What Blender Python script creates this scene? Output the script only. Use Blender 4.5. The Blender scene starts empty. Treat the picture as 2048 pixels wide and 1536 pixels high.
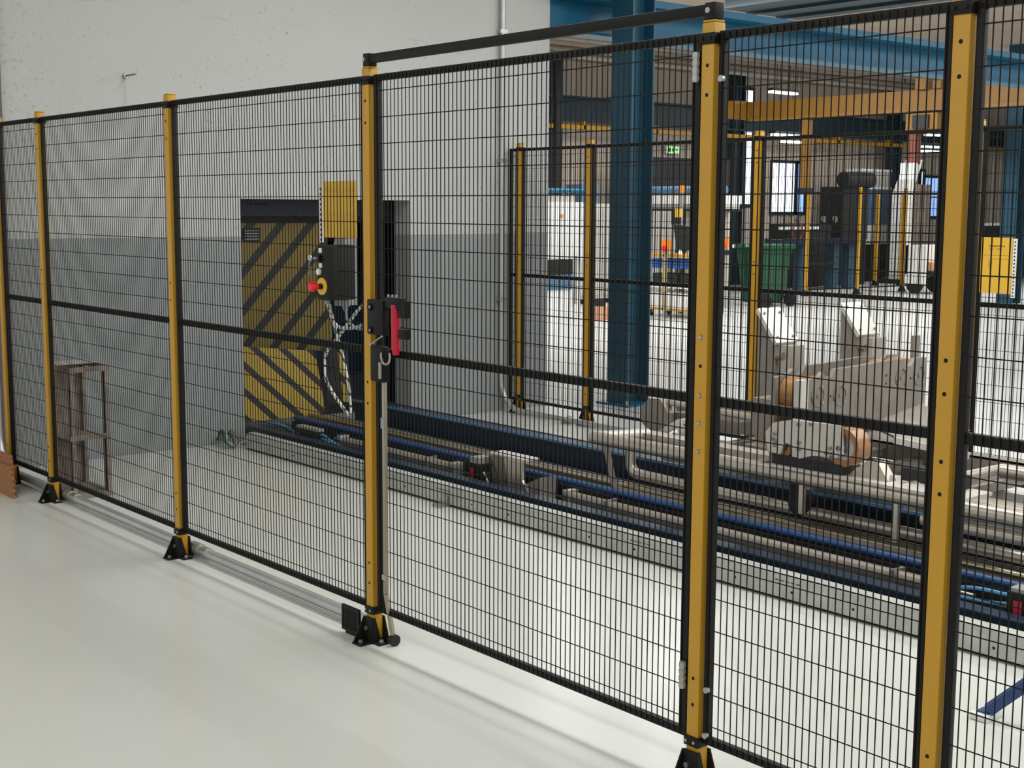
import bpy, bmesh, math, random
from mathutils import Vector, Matrix
random.seed(7)
SC = bpy.context.scene
COL = SC.collection
R = math.radians

# ------------------------------------------------------------------ camera
cam_d = bpy.data.cameras.new('camera'); cam = bpy.data.objects.new('camera', cam_d); COL.objects.link(cam)
CAM_H, YAW, PITCH, ROLL, F_PX = 1.6451, 0.8719, 0.1301, 0.0050, 2697.3
fw = Vector((-math.sin(YAW)*math.cos(PITCH), math.cos(YAW)*math.cos(PITCH), -math.sin(PITCH)))
rt = Vector((math.cos(YAW), math.sin(YAW), 0)); up = rt.cross(fw)
rt2 = rt*math.cos(ROLL) + up*math.sin(ROLL); up2 = up*math.cos(ROLL) - rt*math.sin(ROLL)
m3 = Matrix((rt2, up2, -fw)).transposed()
cam.matrix_world = Matrix.Translation((0, 0, CAM_H)) @ m3.to_4x4()
cam_d.sensor_width = 36; cam_d.lens = F_PX/2048*36; cam_d.clip_start = 0.05; cam_d.clip_end = 200
SC.camera = cam

# ------------------------------------------------------------------ view, world, lights
SC.view_settings.view_transform = 'Standard'; SC.view_settings.look = 'None'
SC.view_settings.exposure = -0.1; SC.view_settings.gamma = 1.0; SC.view_settings.use_curve_mapping = False
w = bpy.data.worlds.new('world'); SC.world = w; w.use_nodes = True
bg = w.node_tree.nodes['Background']; bg.inputs[0].default_value = (0.92, 0.96, 1.0, 1); bg.inputs[1].default_value = 0.85

def area(name, loc, sx, sy, power, color=(1, 1, 1), aim=None):
    l = bpy.data.lights.new(name, 'AREA'); l.shape = 'RECTANGLE'; l.size = sx; l.size_y = sy; l.energy = power; l.color = color
    o = bpy.data.objects.new(name, l); COL.objects.link(o); o.location = loc
    if aim is not None:
        o.rotation_euler = (Vector(aim)-Vector(loc)).to_track_quat('-Z', 'Y').to_euler()
    return o
# rows of ceiling tubes parallel to the fence (over the machine, over the aisle) and over the hall
area('row_light_machine', (-1.4, 4.9, 4.35), 10, 0.9, 330, (0.98, 1, 0.975))
area('row_light_machine', (-1.0, 8.2, 4.35), 9, 0.9, 200, (0.98, 1, 0.975))
area('row_light_aisle', (-3.6, -0.8, 4.35), 11, 0.9, 200, (0.98, 1, 0.975))
area('hall_light', (-13.5, 12.0, 4.3), 6, 1.5, 430, (0.98, 0.99, 1))
area('hall_light', (-13.5, 17.0, 4.3), 6, 1.5, 430, (0.98, 0.99, 1))
area('hall_light', (-13.5, 24.5, 4.3), 6, 1.5, 430, (0.98, 0.99, 1))
area('hall_light', (-3.0, 11.5, 4.45), 5, 1.5, 280, (0.96, 0.98, 1))
area('hall_light', (-3.5, 18.0, 4.45), 5, 2.0, 380, (0.96, 0.98, 1))

# ------------------------------------------------------------------ materials
def s2l(c): return tuple((x/12.92 if x <= .04045 else ((x+.055)/1.055)**2.4) for x in [v/255 for v in c])
def mat(name, rgb, rough=.5, metal=0, var=.08, scale=6, bump=0, emit=None, strength=0, spec=.5, coat=0):
    m = bpy.data.materials.new(name); m.use_nodes = True
    nt = m.node_tree; b = nt.nodes['Principled BSDF']; c = s2l(rgb)
    b.inputs['Roughness'].default_value = rough; b.inputs['Metallic'].default_value = metal
    b.inputs['Specular IOR Level'].default_value = spec
    if emit:
        b.inputs['Base Color'].default_value = (*c, 1)
        b.inputs['Emission Color'].default_value = (*s2l(emit), 1); b.inputs['Emission Strength'].default_value = strength
        return m
    tc = nt.nodes.new('ShaderNodeTexCoord'); nz = nt.nodes.new('ShaderNodeTexNoise')
    nz.inputs['Scale'].default_value = scale; nz.inputs['Detail'].default_value = 5
    nt.links.new(tc.outputs['Object'], nz.inputs['Vector'])
    rp = nt.nodes.new('ShaderNodeValToRGB'); e = rp.color_ramp.elements
    e[0].position = .3; e[1].position = .7
    e[0].color = (*[x*(1-var) for x in c], 1); e[1].color = (*[min(1, x*(1+var)) for x in c], 1)
    nt.links.new(nz.outputs['Fac'], rp.inputs['Fac']); nt.links.new(rp.outputs['Color'], b.inputs['Base Color'])
    if bump:
        bp = nt.nodes.new('ShaderNodeBump'); bp.inputs['Strength'].default_value = bump; bp.inputs['Distance'].default_value = .01
        nt.links.new(nz.outputs['Fac'], bp.inputs['Height']); nt.links.new(bp.outputs['Normal'], b.inputs['Normal'])
    return m
YEL = mat('yellow_paint', (190, 142, 32), .45, var=.04)
YELFAR = mat('yellow_enamel', (190, 140, 30), .45, var=.06)
BLK = mat('black_powder_coat', (24, 23, 21), .5, var=.1, spec=.2)
WIRE = mat('black_wire', (20, 19, 17), .5, var=.05, spec=.2)
HOLE = mat('hole_black', (8, 8, 8), .9, var=0)
STEEL = mat('zinc_steel', (176, 176, 172), .35, .85, var=.15, scale=20)
GALV = mat('galvanised_sheet', (186, 188, 182), .5, .35, var=.14, scale=9, bump=.05)
ALU = mat('aluminium_profile', (168, 158, 138), .35, .8, var=.05)
PIPE = mat('galvanised_pipe', (184, 184, 182), .35, .6, var=.1, scale=8)
STAIN = mat('brushed_stainless', (186, 178, 166), .30, .62, var=.07, scale=14)
STAIN_D = mat('dull_shaded_stainless', (138, 131, 122), .5, .35, var=.12, scale=10)
STAIN_W = mat('bright_stainless', (204, 198, 190), .4, .3, var=.05, scale=14)
SHAFT = mat('polished_shaft', (180, 168, 148), .3, .9, var=.05)
BEIGEP = mat('beige_rail', (150, 141, 130), .5, .2, var=.12)
PU = mat('amber_polyurethane', (150, 108, 66), .3, var=.12, scale=10)
NAVY = mat('navy_paint', (22, 42, 60), .4, var=.15)
BLUE = mat('machine_blue', (34, 70, 118), .35, var=.12)
TEAL = mat('column_teal', (18, 72, 94), .45, var=.1, scale=3)
TEALD = mat('beam_dark_teal', (20, 46, 54), .5, var=.15, scale=2)
TEALB = mat('beam_blue', (0, 92, 124), .45, var=.1, scale=3)
RED = mat('red_plastic', (190, 22, 44), .35, var=.05)
REDB = mat('red_button', (228, 24, 30), .3, var=.03)
SIGN = mat('yellow_sign', (226, 178, 56), .5, var=.03)
WHITEP = mat('white_plastic', (226, 226, 222), .45, var=.03)
GREYBOX = mat('grey_box', (32,33,30), .65, var=.08, spec=.25)
GREYP = mat('grey_plate', (150, 150, 146), .5, .2, var=.06)
RUST = mat('rusty_frame_steel', (134, 122, 112), .6, .3, var=.25, scale=18)
WOOD = None
CREAM = mat('cabinet_cream', (226, 226, 220), .5, var=.03)
CABGREY = mat('cabinet_grey', (176, 172, 164), .5, var=.04)
DARK = mat('dark_machine', (26, 28, 30), .6, var=.3, scale=4)
GREEN = mat('green_bin', (18, 78, 52), .45, var=.08)
RUBBER = mat('black_rubber', (22, 22, 22), .7, var=.1)
TRAYB = mat('blue_bin_plastic', (36, 88, 168), .45, var=.06)
CARD = mat('cardboard', (196, 148, 112), .8, var=.06)
PANELB = mat('panel_blue_grey', (78, 112, 138), .5, var=.06)
HOSE = mat('blue_hose', (70, 130, 170), .35, var=.2)
BRAID = mat('braided_hose', (200, 200, 192), .5, var=.1)
LAMP = mat('lamp_tube', (255, 255, 255), emit=(255, 250, 240), strength=9)
SKYW = mat('bright_window', (255, 255, 255), emit=(232, 244, 255), strength=2.6)
SKYB = mat('blue_window', (180, 205, 255), emit=(140, 180, 255), strength=1.1)
EXITG = mat('exit_light', (160, 240, 150), emit=(150, 235, 130), strength=1.4)
ORANGE = mat('orange_lens', (235, 130, 30), .4, var=.05)

def ramp_mix(nt, fac, a, b):
    mx = nt.nodes.new('ShaderNodeMix'); mx.data_type = 'RGBA'
    nt.links.new(fac, mx.inputs['Factor'])
    for v, k in ((a, 'A'), (b, 'B')):
        if isinstance(v, tuple): mx.inputs[k if False else (6 if k == 'A' else 7)].default_value = (*v, 1)
        else: nt.links.new(v, mx.inputs[6 if k == 'A' else 7])
    return mx.outputs[2]
def math_node(nt, op, a, b=None, c=None):
    n = nt.nodes.new('ShaderNodeMath'); n.operation = op
    for i, v in enumerate((a, b, c)):
        if v is None: continue
        if isinstance(v, (int, float)): n.inputs[i].default_value = v
        else: nt.links.new(v, n.inputs[i])
    return n.outputs[0]
def position(nt):
    g = nt.nodes.new('ShaderNodeNewGeometry'); s = nt.nodes.new('ShaderNodeSeparateXYZ')
    nt.links.new(g.outputs['Position'], s.inputs[0]); return g.outputs['Position'], s.outputs
def noise(nt, vec, scale, detail=4, rough=.5):
    n = nt.nodes.new('ShaderNodeTexNoise'); n.inputs['Scale'].default_value = scale; n.inputs['Detail'].default_value = detail
    n.inputs['Roughness'].default_value = rough; nt.links.new(vec, n.inputs['Vector']); return n.outputs['Fac']
def rng(nt, v, a, b, c=0, d=1):
    n = nt.nodes.new('ShaderNodeMapRange'); nt.links.new(v, n.inputs['Value'])
    for k, x in zip(('From Min', 'From Max', 'To Min', 'To Max'), (a, b, c, d)): n.inputs[k].default_value = x
    return n.outputs['Result']

def wall_material():                                   # white over grey paint on concrete, with pores and scuffs
    m = bpy.data.materials.new('two_tone_wall_paint'); m.use_nodes = True; nt = m.node_tree; b = nt.nodes['Principled BSDF']
    pos, xyz = position(nt)
    line = math_node(nt, 'GREATER_THAN', xyz[2], 1.437)
    up_c = ramp_mix(nt, noise(nt, pos, 1.3, 3), s2l((182, 182, 179)), s2l((190, 190, 188)))
    lo_c = ramp_mix(nt, noise(nt, pos, 2.0, 3), s2l((138, 142, 142)), s2l((147, 151, 150)))
    col = ramp_mix(nt, line, lo_c, up_c)
    pore = math_node(nt, 'MULTIPLY', rng(nt, noise(nt, pos, 42, 2, .6), .66, .71), .6)
    big = rng(nt, noise(nt, pos, 1.7, 2), .40, .60, .1, 1)
    col = ramp_mix(nt, math_node(nt, 'MULTIPLY', pore, big), col, s2l((92, 88, 82)))
    # chipped patch at the far left of the wall
    near = rng(nt, xyz[1], 3.02, 3.55, 1, 0)
    hi = math_node(nt, 'MULTIPLY', rng(nt, xyz[2], 1.9, 2.2), rng(nt, xyz[2], 3.1, 2.7))
    chip = math_node(nt, 'MULTIPLY', rng(nt, noise(nt, pos, 30, 5, .7), .56, .62), math_node(nt, 'MULTIPLY', near, hi))
    col = ramp_mix(nt, math_node(nt, 'MULTIPLY', chip, .4), col, s2l((120, 116, 100)))
    wav = math_node(nt, 'MULTIPLY', math_node(nt, 'SUBTRACT', noise(nt, pos, 2.2, 5), .5), .25)
    dz = math_node(nt, 'ABSOLUTE', math_node(nt, 'SUBTRACT', math_node(nt, 'ADD', xyz[2], wav), math_node(nt, 'ADD', math_node(nt, 'MULTIPLY', xyz[1], -.02), 3.0)))
    crack = math_node(nt, 'MULTIPLY', rng(nt, dz, .003, .007, 1, 0), rng(nt, noise(nt, pos, 3.5, 2), .45, .6))
    col = ramp_mix(nt, math_node(nt, 'MULTIPLY', crack, .18), col, s2l((110, 106, 100)))
    # faint grey vertical streak below the rod
    streak = math_node(nt, 'MULTIPLY', rng(nt, math_node(nt, 'ABSOLUTE', math_node(nt, 'SUBTRACT', xyz[1], 3.785)), .004, .02, 1, 0), math_node(nt, 'MULTIPLY', rng(nt, xyz[2], 2.2, 2.3), rng(nt, xyz[2], 2.47, 2.46)))
    col = ramp_mix(nt, math_node(nt, 'MULTIPLY', streak, .18), col, s2l((120, 112, 108)))
    nt.links.new(col, b.inputs['Base Color']); b.inputs['Roughness'].default_value = .62
    bp = nt.nodes.new('ShaderNodeBump'); bp.inputs['Strength'].default_value = .08; bp.inputs['Distance'].default_value = .02
    nt.links.new(noise(nt, pos, 12, 5), bp.inputs['Height']); nt.links.new(bp.outputs['Normal'], b.inputs['Normal'])
    return m
def floor_material():                                  # pale glossy industrial coating
    m = bpy.data.materials.new('coated_floor'); m.use_nodes = True; nt = m.node_tree; b = nt.nodes['Principled BSDF']
    pos, xyz = position(nt)
    col = ramp_mix(nt, rng(nt, noise(nt, pos, .8, 4), .3, .7), s2l((198, 199, 193)), s2l((204, 205, 200)))
    sc = math_node(nt, 'MULTIPLY', rng(nt, noise(nt, pos, 60, 2, .6), .72, .78), .45)
    col = ramp_mix(nt, sc, col, s2l((110, 106, 98)))
    nt.links.new(col, b.inputs['Base Color'])
    b.inputs['Roughness'].default_value = .26
    b.inputs['Specular IOR Level'].default_value = .5
    return m
def stripes(name, slope, off, period, duty, yel, blk):  # diagonal hazard stripes painted in the Y-Z plane
    m = bpy.data.materials.new(name); m.use_nodes = True; nt = m.node_tree; b = nt.nodes['Principled BSDF']
    pos, xyz = position(nt)
    t = math_node(nt, 'ADD', math_node(nt, 'MULTIPLY', xyz[1], slope), xyz[2])
    fr = math_node(nt, 'FRACT', math_node(nt, 'DIVIDE', math_node(nt, 'ADD', t, off), period))
    k = math_node(nt, 'GREATER_THAN', fr, duty)
    dirt = rng(nt, noise(nt, pos, 5, 4), .3, .75, .7, 1)
    ycol = ramp_mix(nt, dirt, tuple(x*.6 for x in s2l(yel)), s2l(yel))
    nt.links.new(ramp_mix(nt, k, ycol, s2l(blk)), b.inputs['Base Color']); b.inputs['Roughness'].default_value = .55
    return m
def wood_material():
    m = bpy.data.materials.new('brown_corrugated_board'); m.use_nodes = True; nt = m.node_tree; b = nt.nodes['Principled BSDF']
    pos, xyz = position(nt)
    wv = nt.nodes.new('ShaderNodeTexWave'); wv.inputs['Scale'].default_value = 14; wv.inputs['Distortion'].default_value = 2
    nt.links.new(pos, wv.inputs['Vector'])
    nt.links.new(ramp_mix(nt, wv.outputs['Fac'], s2l((120, 76, 44)), s2l((170, 118, 76))), b.inputs['Base Color']); b.inputs['Roughness'].default_value = .8
    return m
def hose_material():                                   # white hose with a dark spiral
    m = bpy.data.materials.new('spiral_wrapped_hose'); m.use_nodes = True; nt = m.node_tree; b = nt.nodes['Principled BSDF']
    pos, xyz = position(nt)
    t = math_node(nt, 'FRACT', math_node(nt, 'MULTIPLY', math_node(nt, 'ADD', xyz[2], math_node(nt, 'MULTIPLY', xyz[0], 1.4)), 26))
    k = math_node(nt, 'GREATER_THAN', t, .78)
    nt.links.new(ramp_mix(nt, k, s2l((206, 206, 198)), s2l((60, 60, 58))), b.inputs['Base Color']); b.inputs['Roughness'].default_value = .5
    return m
WALLM = wall_material(); FLOORM = floor_material(); WOOD = wood_material(); SPIRAL = hose_material()
STRIPE_UP = stripes('hazard_stripes_rising_shaded', -1.08, 4.19, .27, .68, (112, 93, 28), (14, 15, 18))  # yellow darkened to carry the shade inside the wall opening
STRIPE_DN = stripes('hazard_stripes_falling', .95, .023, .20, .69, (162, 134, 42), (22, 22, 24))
CLAD = mat('hall_cladding', (204, 190, 174), .6, var=.06, scale=2)
CEILM = mat('hall_ceiling', (158, 144, 130), .7, var=.08, scale=1.5)
CEILA = mat('aisle_ceiling', (200, 198, 192), .7, var=.04, scale=1.5)
INNER = mat('light_shield_dark', (12, 14, 17), .7, var=.2)
HEADM = mat('header_navy', (26, 40, 50), .5, var=.1)
JAMB = WALLM

# ------------------------------------------------------------------ mesh helpers
class MB:
    def __init__(s): s.v = []; s.f = []
    def add(s, vs, fs):
        n = len(s.v); s.v += [tuple(v) for v in vs]; s.f += [tuple(i+n for i in f) for f in fs]; return s
    def box(s, x0, x1, y0, y1, z0, z1):
        x0, x1 = sorted((x0, x1)); y0, y1 = sorted((y0, y1)); z0, z1 = sorted((z0, z1))
        return s.add([(x0,y0,z0),(x1,y0,z0),(x1,y1,z0),(x0,y1,z0),(x0,y0,z1),(x1,y0,z1),(x1,y1,z1),(x0,y1,z1)],
                     [(0,3,2,1),(4,5,6,7),(0,1,5,4),(1,2,6,5),(2,3,7,6),(3,0,4,7)])
    def cyl(s, p, q, r, n=14, r2=None, caps=True):
        p = Vector(p); q = Vector(q); d = (q-p).normalized(); r2 = r if r2 is None else r2
        a = d.orthogonal().normalized(); b = d.cross(a)
        vs = []
        for i in range(n):
            t = 2*math.pi*i/n; u = a*math.cos(t)+b*math.sin(t)
            vs += [p+u*r, q+u*r2]
        fs = [(2*i, (2*i+2) % (2*n), (2*i+3) % (2*n), 2*i+1) for i in range(n)]
        if caps: fs += [tuple(2*i for i in range(n))[::-1], tuple(2*i+1 for i in range(n))]
        return s.add(vs, fs)
    def bar(s, p, q, wd, ht, upv=(0, 0, 1)):                # box section between two points
        p = Vector(p); q = Vector(q); d = (q-p).normalized(); u = Vector(upv)
        a = d.cross(u)
        if a.length < 1e-4: a = d.cross(Vector((0, 1, 0)))
        a.normalize(); b = a.cross(d).normalized(); vs = []
        for e in (p, q):
            for i, j in ((-1,-1),(1,-1),(1,1),(-1,1)): vs.append(e+a*(i*wd/2)+b*(j*ht/2))
        return s.add(vs, [(0,3,2,1),(4,5,6,7),(0,1,5,4),(1,2,6,5),(2,3,7,6),(3,0,4,7)])
    def tube(s, path, r, n=8, closed=False):
        P = [Vector(p) for p in path]; m = len(P); rings = []; prev = None
        for i in range(m):
            if closed: t = P[(i+1) % m]-P[i-1]
            else: t = P[min(i+1, m-1)]-P[max(i-1, 0)]
            t.normalize()
            a = t.orthogonal() if prev is None else prev-t*prev.dot(t)
            a.normalize(); prev = a; b = t.cross(a)
            rings.append([P[i]+(a*math.cos(2*math.pi*k/n)+b*math.sin(2*math.pi*k/n))*r for k in range(n)])
        vs = [v for rg in rings for v in rg]; fs = []
        for i in range(m if closed else m-1):
            j = (i+1) % m
            for k in range(n): fs.append((i*n+k, i*n+(k+1) % n, j*n+(k+1) % n, j*n+k))
        if not closed: fs += [tuple(range(n))[::-1], tuple((m-1)*n+k for k in range(n))]
        return s.add(vs, fs)
    def prism(s, pts, axis, a0, a1):
        def P(u, v, w): return {'x': (w, u, v), 'y': (u, w, v), 'z': (u, v, w)}[axis]
        n = len(pts); vs = [P(u, v, a0) for u, v in pts]+[P(u, v, a1) for u, v in pts]
        fs = [tuple(range(n)), tuple(range(n, 2*n))[::-1]]+[(i, i+n, (i+1) % n+n, (i+1) % n) for i in range(n)]
        return s.add(vs, fs)
    def ring(s, c, axis, r0, r1, t0, t1, n=20):              # washer / wheel tread around an axis
        def P(u, v, w): return {'x': (w, u, v), 'y': (u, w, v), 'z': (u, v, w)}[axis]
        cu, cv = c; vs = []
        for i in range(n):
            a = 2*math.pi*i/n; k, l = math.cos(a), math.sin(a)
            for rr, tt in ((r0, t0), (r1, t0), (r1, t1), (r0, t1)): vs.append(P(cu+rr*k, cv+rr*l, tt))
        fs = []
        for i in range(n):
            j = (i+1) % n
            for k in range(4): fs.append((4*i+k, 4*i+(k+1) % 4, 4*j+(k+1) % 4, 4*j+k))
        return s.add(vs, fs)
    def quad(s, a, b, c, d): return s.add([a, b, c, d], [(0, 1, 2, 3)])

def tag(o, label=None, cat=None, group=None, kind=None):
    if label: o['label'] = label
    if cat: o['category'] = cat
    if group: o['group'] = group
    if kind: o['kind'] = kind
    return o
def root_of(o):
    while o.parent: o = o.parent
    return o
def build(mb, name, material, parent=None, loc=None, smooth=True, bevel=0, kind=None, label=None):
    off = Vector(root_of(parent)['_loc']) if parent else Vector(loc or (0, 0, 0))
    me = bpy.data.meshes.new(name)
    me.from_pydata([tuple(Vector(v)-off) for v in mb.v], [], mb.f)
    bm = bmesh.new(); bm.from_mesh(me)
    bmesh.ops.recalc_face_normals(bm, faces=bm.faces)
    if bevel: bmesh.ops.bevel(bm, geom=list(bm.edges), offset=bevel, segments=2, affect='EDGES', profile=.5, clamp_overlap=True)
    bm.to_mesh(me); bm.free()
    if smooth:
        for p in me.polygons: p.use_smooth = True
        me.set_sharp_from_angle(angle=R(38))
    me.materials.append(material)
    o = bpy.data.objects.new(name, me); COL.objects.link(o)
    if parent: o.parent = parent
    else: o.location = off
    if kind: o['kind'] = kind
    if label: o['label'] = label
    return o
ROOTS = []
def thing(name, label, cat, loc, group=None):
    o = bpy.data.objects.new(name, None); COL.objects.link(o); o.location = loc; o.empty_display_size = .1
    o['_loc'] = list(loc); ROOTS.append(o)
    return tag(o, label, cat, group)
def struct(mb, name, material, loc=(0, 0, 0), **k):
    o = build(mb, name, material, loc=loc, kind='structure', **k); o['_loc'] = list(loc); ROOTS.append(o); return o
def single(mb, name, material, loc, label, cat, group=None, **k):
    return tag(build(mb, name, material, loc=loc, **k), label, cat, group)

# ================================================================== SETTING
struct(MB().box(-21, 5, -5, 47, -.2, 0), 'floor', FLOORM)
XW, YE = -8.40, 7.44                                          # wall face and its free end
wl = MB()
wl.box(XW-.21, XW, 2.985, 4.60, 0, 4.5); wl.box(XW-.21, XW, 6.04, YE, 0, 4.5); wl.box(XW-.21, XW, 4.60, 6.04, 1.695, 4.5)
struct(wl, 'wall_left', WALLM)
# dark steel edge and end of the wall at the far left
struct(MB().box(XW-.21, XW+.03, 2.86, 2.983, 0, 4.5), 'trim_1', mat('dark_edge_profile', (96, 86, 84), .5))
struct(MB().box(XW-3, XW-.21, 2.6, 2.86, 0, 4.5), 'wall_side', CEILA)
struct(MB().box(-21, 5, -5, 47, 4.5, 4.7), 'ceiling', CEILM)
# far hall wall: ribbed cladding, with ribs as real folds
cl = MB(); ys = 2.0; prof = []
while ys < 46.5:
    prof += [(ys, -20.0), (ys+.16, -20.0), (ys+.20, -19.955), (ys+.30, -19.955)]; ys += .34
n0 = len(prof); cl.v = [(x, y, 0) for y, x in prof]+[(x, y, 4.5) for y, x in prof]
cl.f = [(i, i+1, i+1+n0, i+n0) for i in range(n0-1)]
struct(cl, 'wall_back', CLAD, smooth=False)
struct(MB().box(-20.3, -20.02, 2, 46.6, 0, 4.5), 'trim_2', CLAD)
struct(MB().box(-21, 5, 46.6, 46.9, 0, 4.5), 'wall_end', CLAD)

# ---- opening in the wall: added light shield, header, hazard panels
tn = MB()
tn.box(-11.2, -11.1, 4.3, 6.4, 0, 2); tn.box(-11.1, XW-.215, 4.3, 4.4, 0, 2); tn.box(-11.1, XW-.215, 6.25, 6.4, 0, 2); tn.box(-11.1, XW-.215, 4.3, 6.4, 1.9, 2)
struct(tn, 'wall_light_shield', INNER)  # near-black box added behind the opening to keep hall light out
t = thing('shutter_header', 'dark navy header box across the top of the wall opening', 'header', (-8.70, 5.32, 1.528))
build(MB().box(-8.80, -8.64, 4.45, 6.22, 1.573, 1.75), 'housing', HEADM, t, bevel=.004)
build(MB().box(-8.80, -8.65, 4.45, 6.22, 1.528, 1.572), 'shutter_slot', HOLE, t)
build(MB().box(-8.6395, -8.638, 4.79, 4.96, 1.655, 1.666), 'faded_lettering', HOLE, t, label='faint dark lettering strip')
t = thing('hazard_gate', 'shade-darkened yellow and black striped gate panel hanging in the wall opening', 'gate', (-8.67, 4.95, .56))
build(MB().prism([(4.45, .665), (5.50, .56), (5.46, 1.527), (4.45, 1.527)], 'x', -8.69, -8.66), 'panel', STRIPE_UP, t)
build(MB().box(-8.66, -8.655, 4.76, 4.90, 1.39, 1.49), 'notice_plate', GREYBOX, t, label='small dark grey notice plate')
for i in range(4): build(MB().box(-8.655, -8.654, 4.775, 4.885, 1.468-.02*i, 1.474-.02*i), 'notice_line', GREYP, t)
t = thing('hazard_apron', 'bright yellow and black striped apron below the striped gate', 'guard panel', (-8.44, 4.95, .12))
build(MB().add([(-8.50,4.604,.665),(-8.50,5.25,.59),(-8.42,5.28,.13),(-8.42,4.604,.13),(-8.515,4.604,.665),(-8.515,5.25,.59),(-8.435,5.28,.13),(-8.435,4.604,.13)],
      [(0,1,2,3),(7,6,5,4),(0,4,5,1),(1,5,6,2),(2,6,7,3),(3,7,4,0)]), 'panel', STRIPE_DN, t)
t = thing('rubber_curtain', 'worn dark rubber strips hanging at the side of the striped apron', 'curtain', (-8.47, 5.4, .15))
for i in range(5):
    y = 5.27+.045*i
    build(MB().add([(-8.45,y,.62),(-8.45,y+.04,.61),(-8.425,y+.075,.2),(-8.425,y+.035,.2),(-8.456,y,.62),(-8.456,y+.04,.61),(-8.431,y+.075,.2),(-8.431,y+.035,.2)],
      [(0,1,2,3),(7,6,5,4),(0,4,5,1),(1,5,6,2),(2,6,7,3),(3,7,4,0)]), 'strip', STRIPE_DN if i in (3,) else RUBBER, t)
t = thing('tunnel_machine', 'dark blue machine housing just visible inside the wall opening', 'machine', (-9.6, 5.75, 0))
build(MB().box(-10.4, -9.3, 5.55, 6.2, .3, 1.1), 'housing', NAVY, t, bevel=.01)
build(MB().box(-9.9, -9.1, 5.5, 5.56, .55, .6), 'rail', BLUE, t); build(MB().box(-9.9, -9.1, 5.5, 5.56, .8, .84), 'rail', DARK, t)
build(MB().box(-10.3, -9.1, 5.6, 6.15, 0, .3), 'plinth', DARK, t)

# ---- conduit on the wall and along the floor under the back fence
t = thing('wall_conduit', 'grey steel conduit down the white wall and along the floor by the back fence', 'pipe', (XW+.035, 6.92, 0))
pth = [(XW+.03, 6.92, 4.45), (XW+.03, 6.92, .3)]+[(XW+.03+.24*(1-math.cos(a)), 6.92, .27-.24*math.sin(a)) for a in [R(x) for x in range(0, 91, 15)]]+[(-6.2, 6.92, .03), (-3.9, 6.92, .03)]
build(MB().tube(pth, .022, 10), 'pipe', PIPE, t)
for z in (.9, 2.0, 3.0): build(MB().box(XW+.001, XW+.052, 6.885, 6.955, z, z+.03), 'pipe_clip', STEEL, t)
for x in (-7.6, -6.2, -4.8): build(MB().box(x, x+.03, 6.88, 6.96, .0, .054), 'pipe_clip', STEEL, t)
t = thing('wall_rod', 'thin threaded rod sticking out of the white wall', 'rod', (XW, 3.79, 2.47))
build(MB().cyl((XW+.001, 3.79, 2.473), (XW+.155, 3.795, 2.475), .006, 8), 'rod', STAIN_D, t)
build(MB().cyl((XW+.001, 3.79, 2.473), (XW+.02, 3.79, 2.473), .018, 6), 'nut', STEEL, t)

# ================================================================== FENCES
D = 2.787; PW = .045; TOP, MID, BOT = 2.105, 1.117, .138
POSTS = {'A': -7.347, 'B': -5.783, 'C': -4.173, 'D': -2.528, 'E': -1.766}
def fence_post(x, d, label, top=2.143, holes=(), bolts=(), foot=True, simple=False, group=None):
    t = thing('fence_post', label, 'fence post', (x+PW/2, d+PW/2, 0), group)
    ym = YEL if d < 5 else YELFAR
    build(MB().box(x, x+PW, d, d+PW, .012, top-.002), 'upright', ym, t, bevel=.004)
    build(MB().box(x+.002, x+PW-.002, d+.002, d+PW-.002, top-.001, top+.004), 'post_cap', ym, t, bevel=.001)
    for z0 in (top-.06, .112):
        b = build(MB().box(x-.005, x+PW+.005, d-.005, d+PW+.005, z0, z0+.03), 'clamp_bracket', BLK, t, bevel=.002)
        if not simple:
            build(MB().cyl((x+.006, d-.005, z0+.015), (x+.006, d-.009, z0+.015), .005, 8).cyl((x+.036, d-.005, z0+.015), (x+.036, d-.009, z0+.015), .005, 8), 'bracket_screws', BLK if z0 > 1 else STEEL, b, kind='stuff')
    if holes:
        h = MB()
        for z in holes: h.cyl((x+.5*PW, d+.002, z), (x+.5*PW, d-.0004, z), .0055, 10)
        build(h, 'bolt_holes', HOLE, t, kind='stuff')
    for z in bolts: build(MB().cyl((x+.5*PW, d+.001, z), (x+.5*PW, d-.005, z), .0075, 10, r2=.005), 'bolt', STEEL, t)
    if foot:
        f = MB()
        f.prism([(x-.002, .0), (x+PW+.004, .0), (x+PW+.004, .10), (x-.002, .10)], 'y', d-.008, d-.002) if d < 5 else f.prism([(x-.025, 0), (x+.024, 0), (x+.024, .10), (x-.002, .10)], 'y', d-.008, d-.002)
        f.prism([(d-.008, .10), (d-.06, 0), (d-.008, 0)], 'x', x-.007, x-.002)
        f.box(x-.007, x+PW+.004, d-.062, d-.002, 0, .006)
        f.box(x+PW+.002, x+PW+.045, d-.004, d+PW+.006, 0, .006)
        f.prism([(x+PW+.04, 0), (x+PW+.004, 0), (x+PW+.004, .1)], 'y', d+PW+.002, d+PW+.007)
        f.box(x-.007, x+PW+.006, d+PW+.001, d+PW+.007, 0, .10)
        f.prism([(d-.006, .098), (d+.008, .098), (d+.036, .0), (d-.006, 0)], 'x', x+PW+.001, x+PW+.005)
        b = build(f, 'foot_bracket', BLK, t)
        build(MB().cyl((x+.012, d-.008, .055), (x+.012, d-.014, .055), .009, 8), 'foot_bolt', STEEL, b)
        build(MB().cyl((x+PW+.025, d+.02, .006), (x+PW+.025, d+.02, .016), .009, 8), 'foot_bolt', STEEL, b)
        build(MB().cyl((x+.02, d-.04, .006), (x+.02, d-.04, .016), .009, 8), 'foot_bolt', STEEL, b)
    return t
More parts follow.
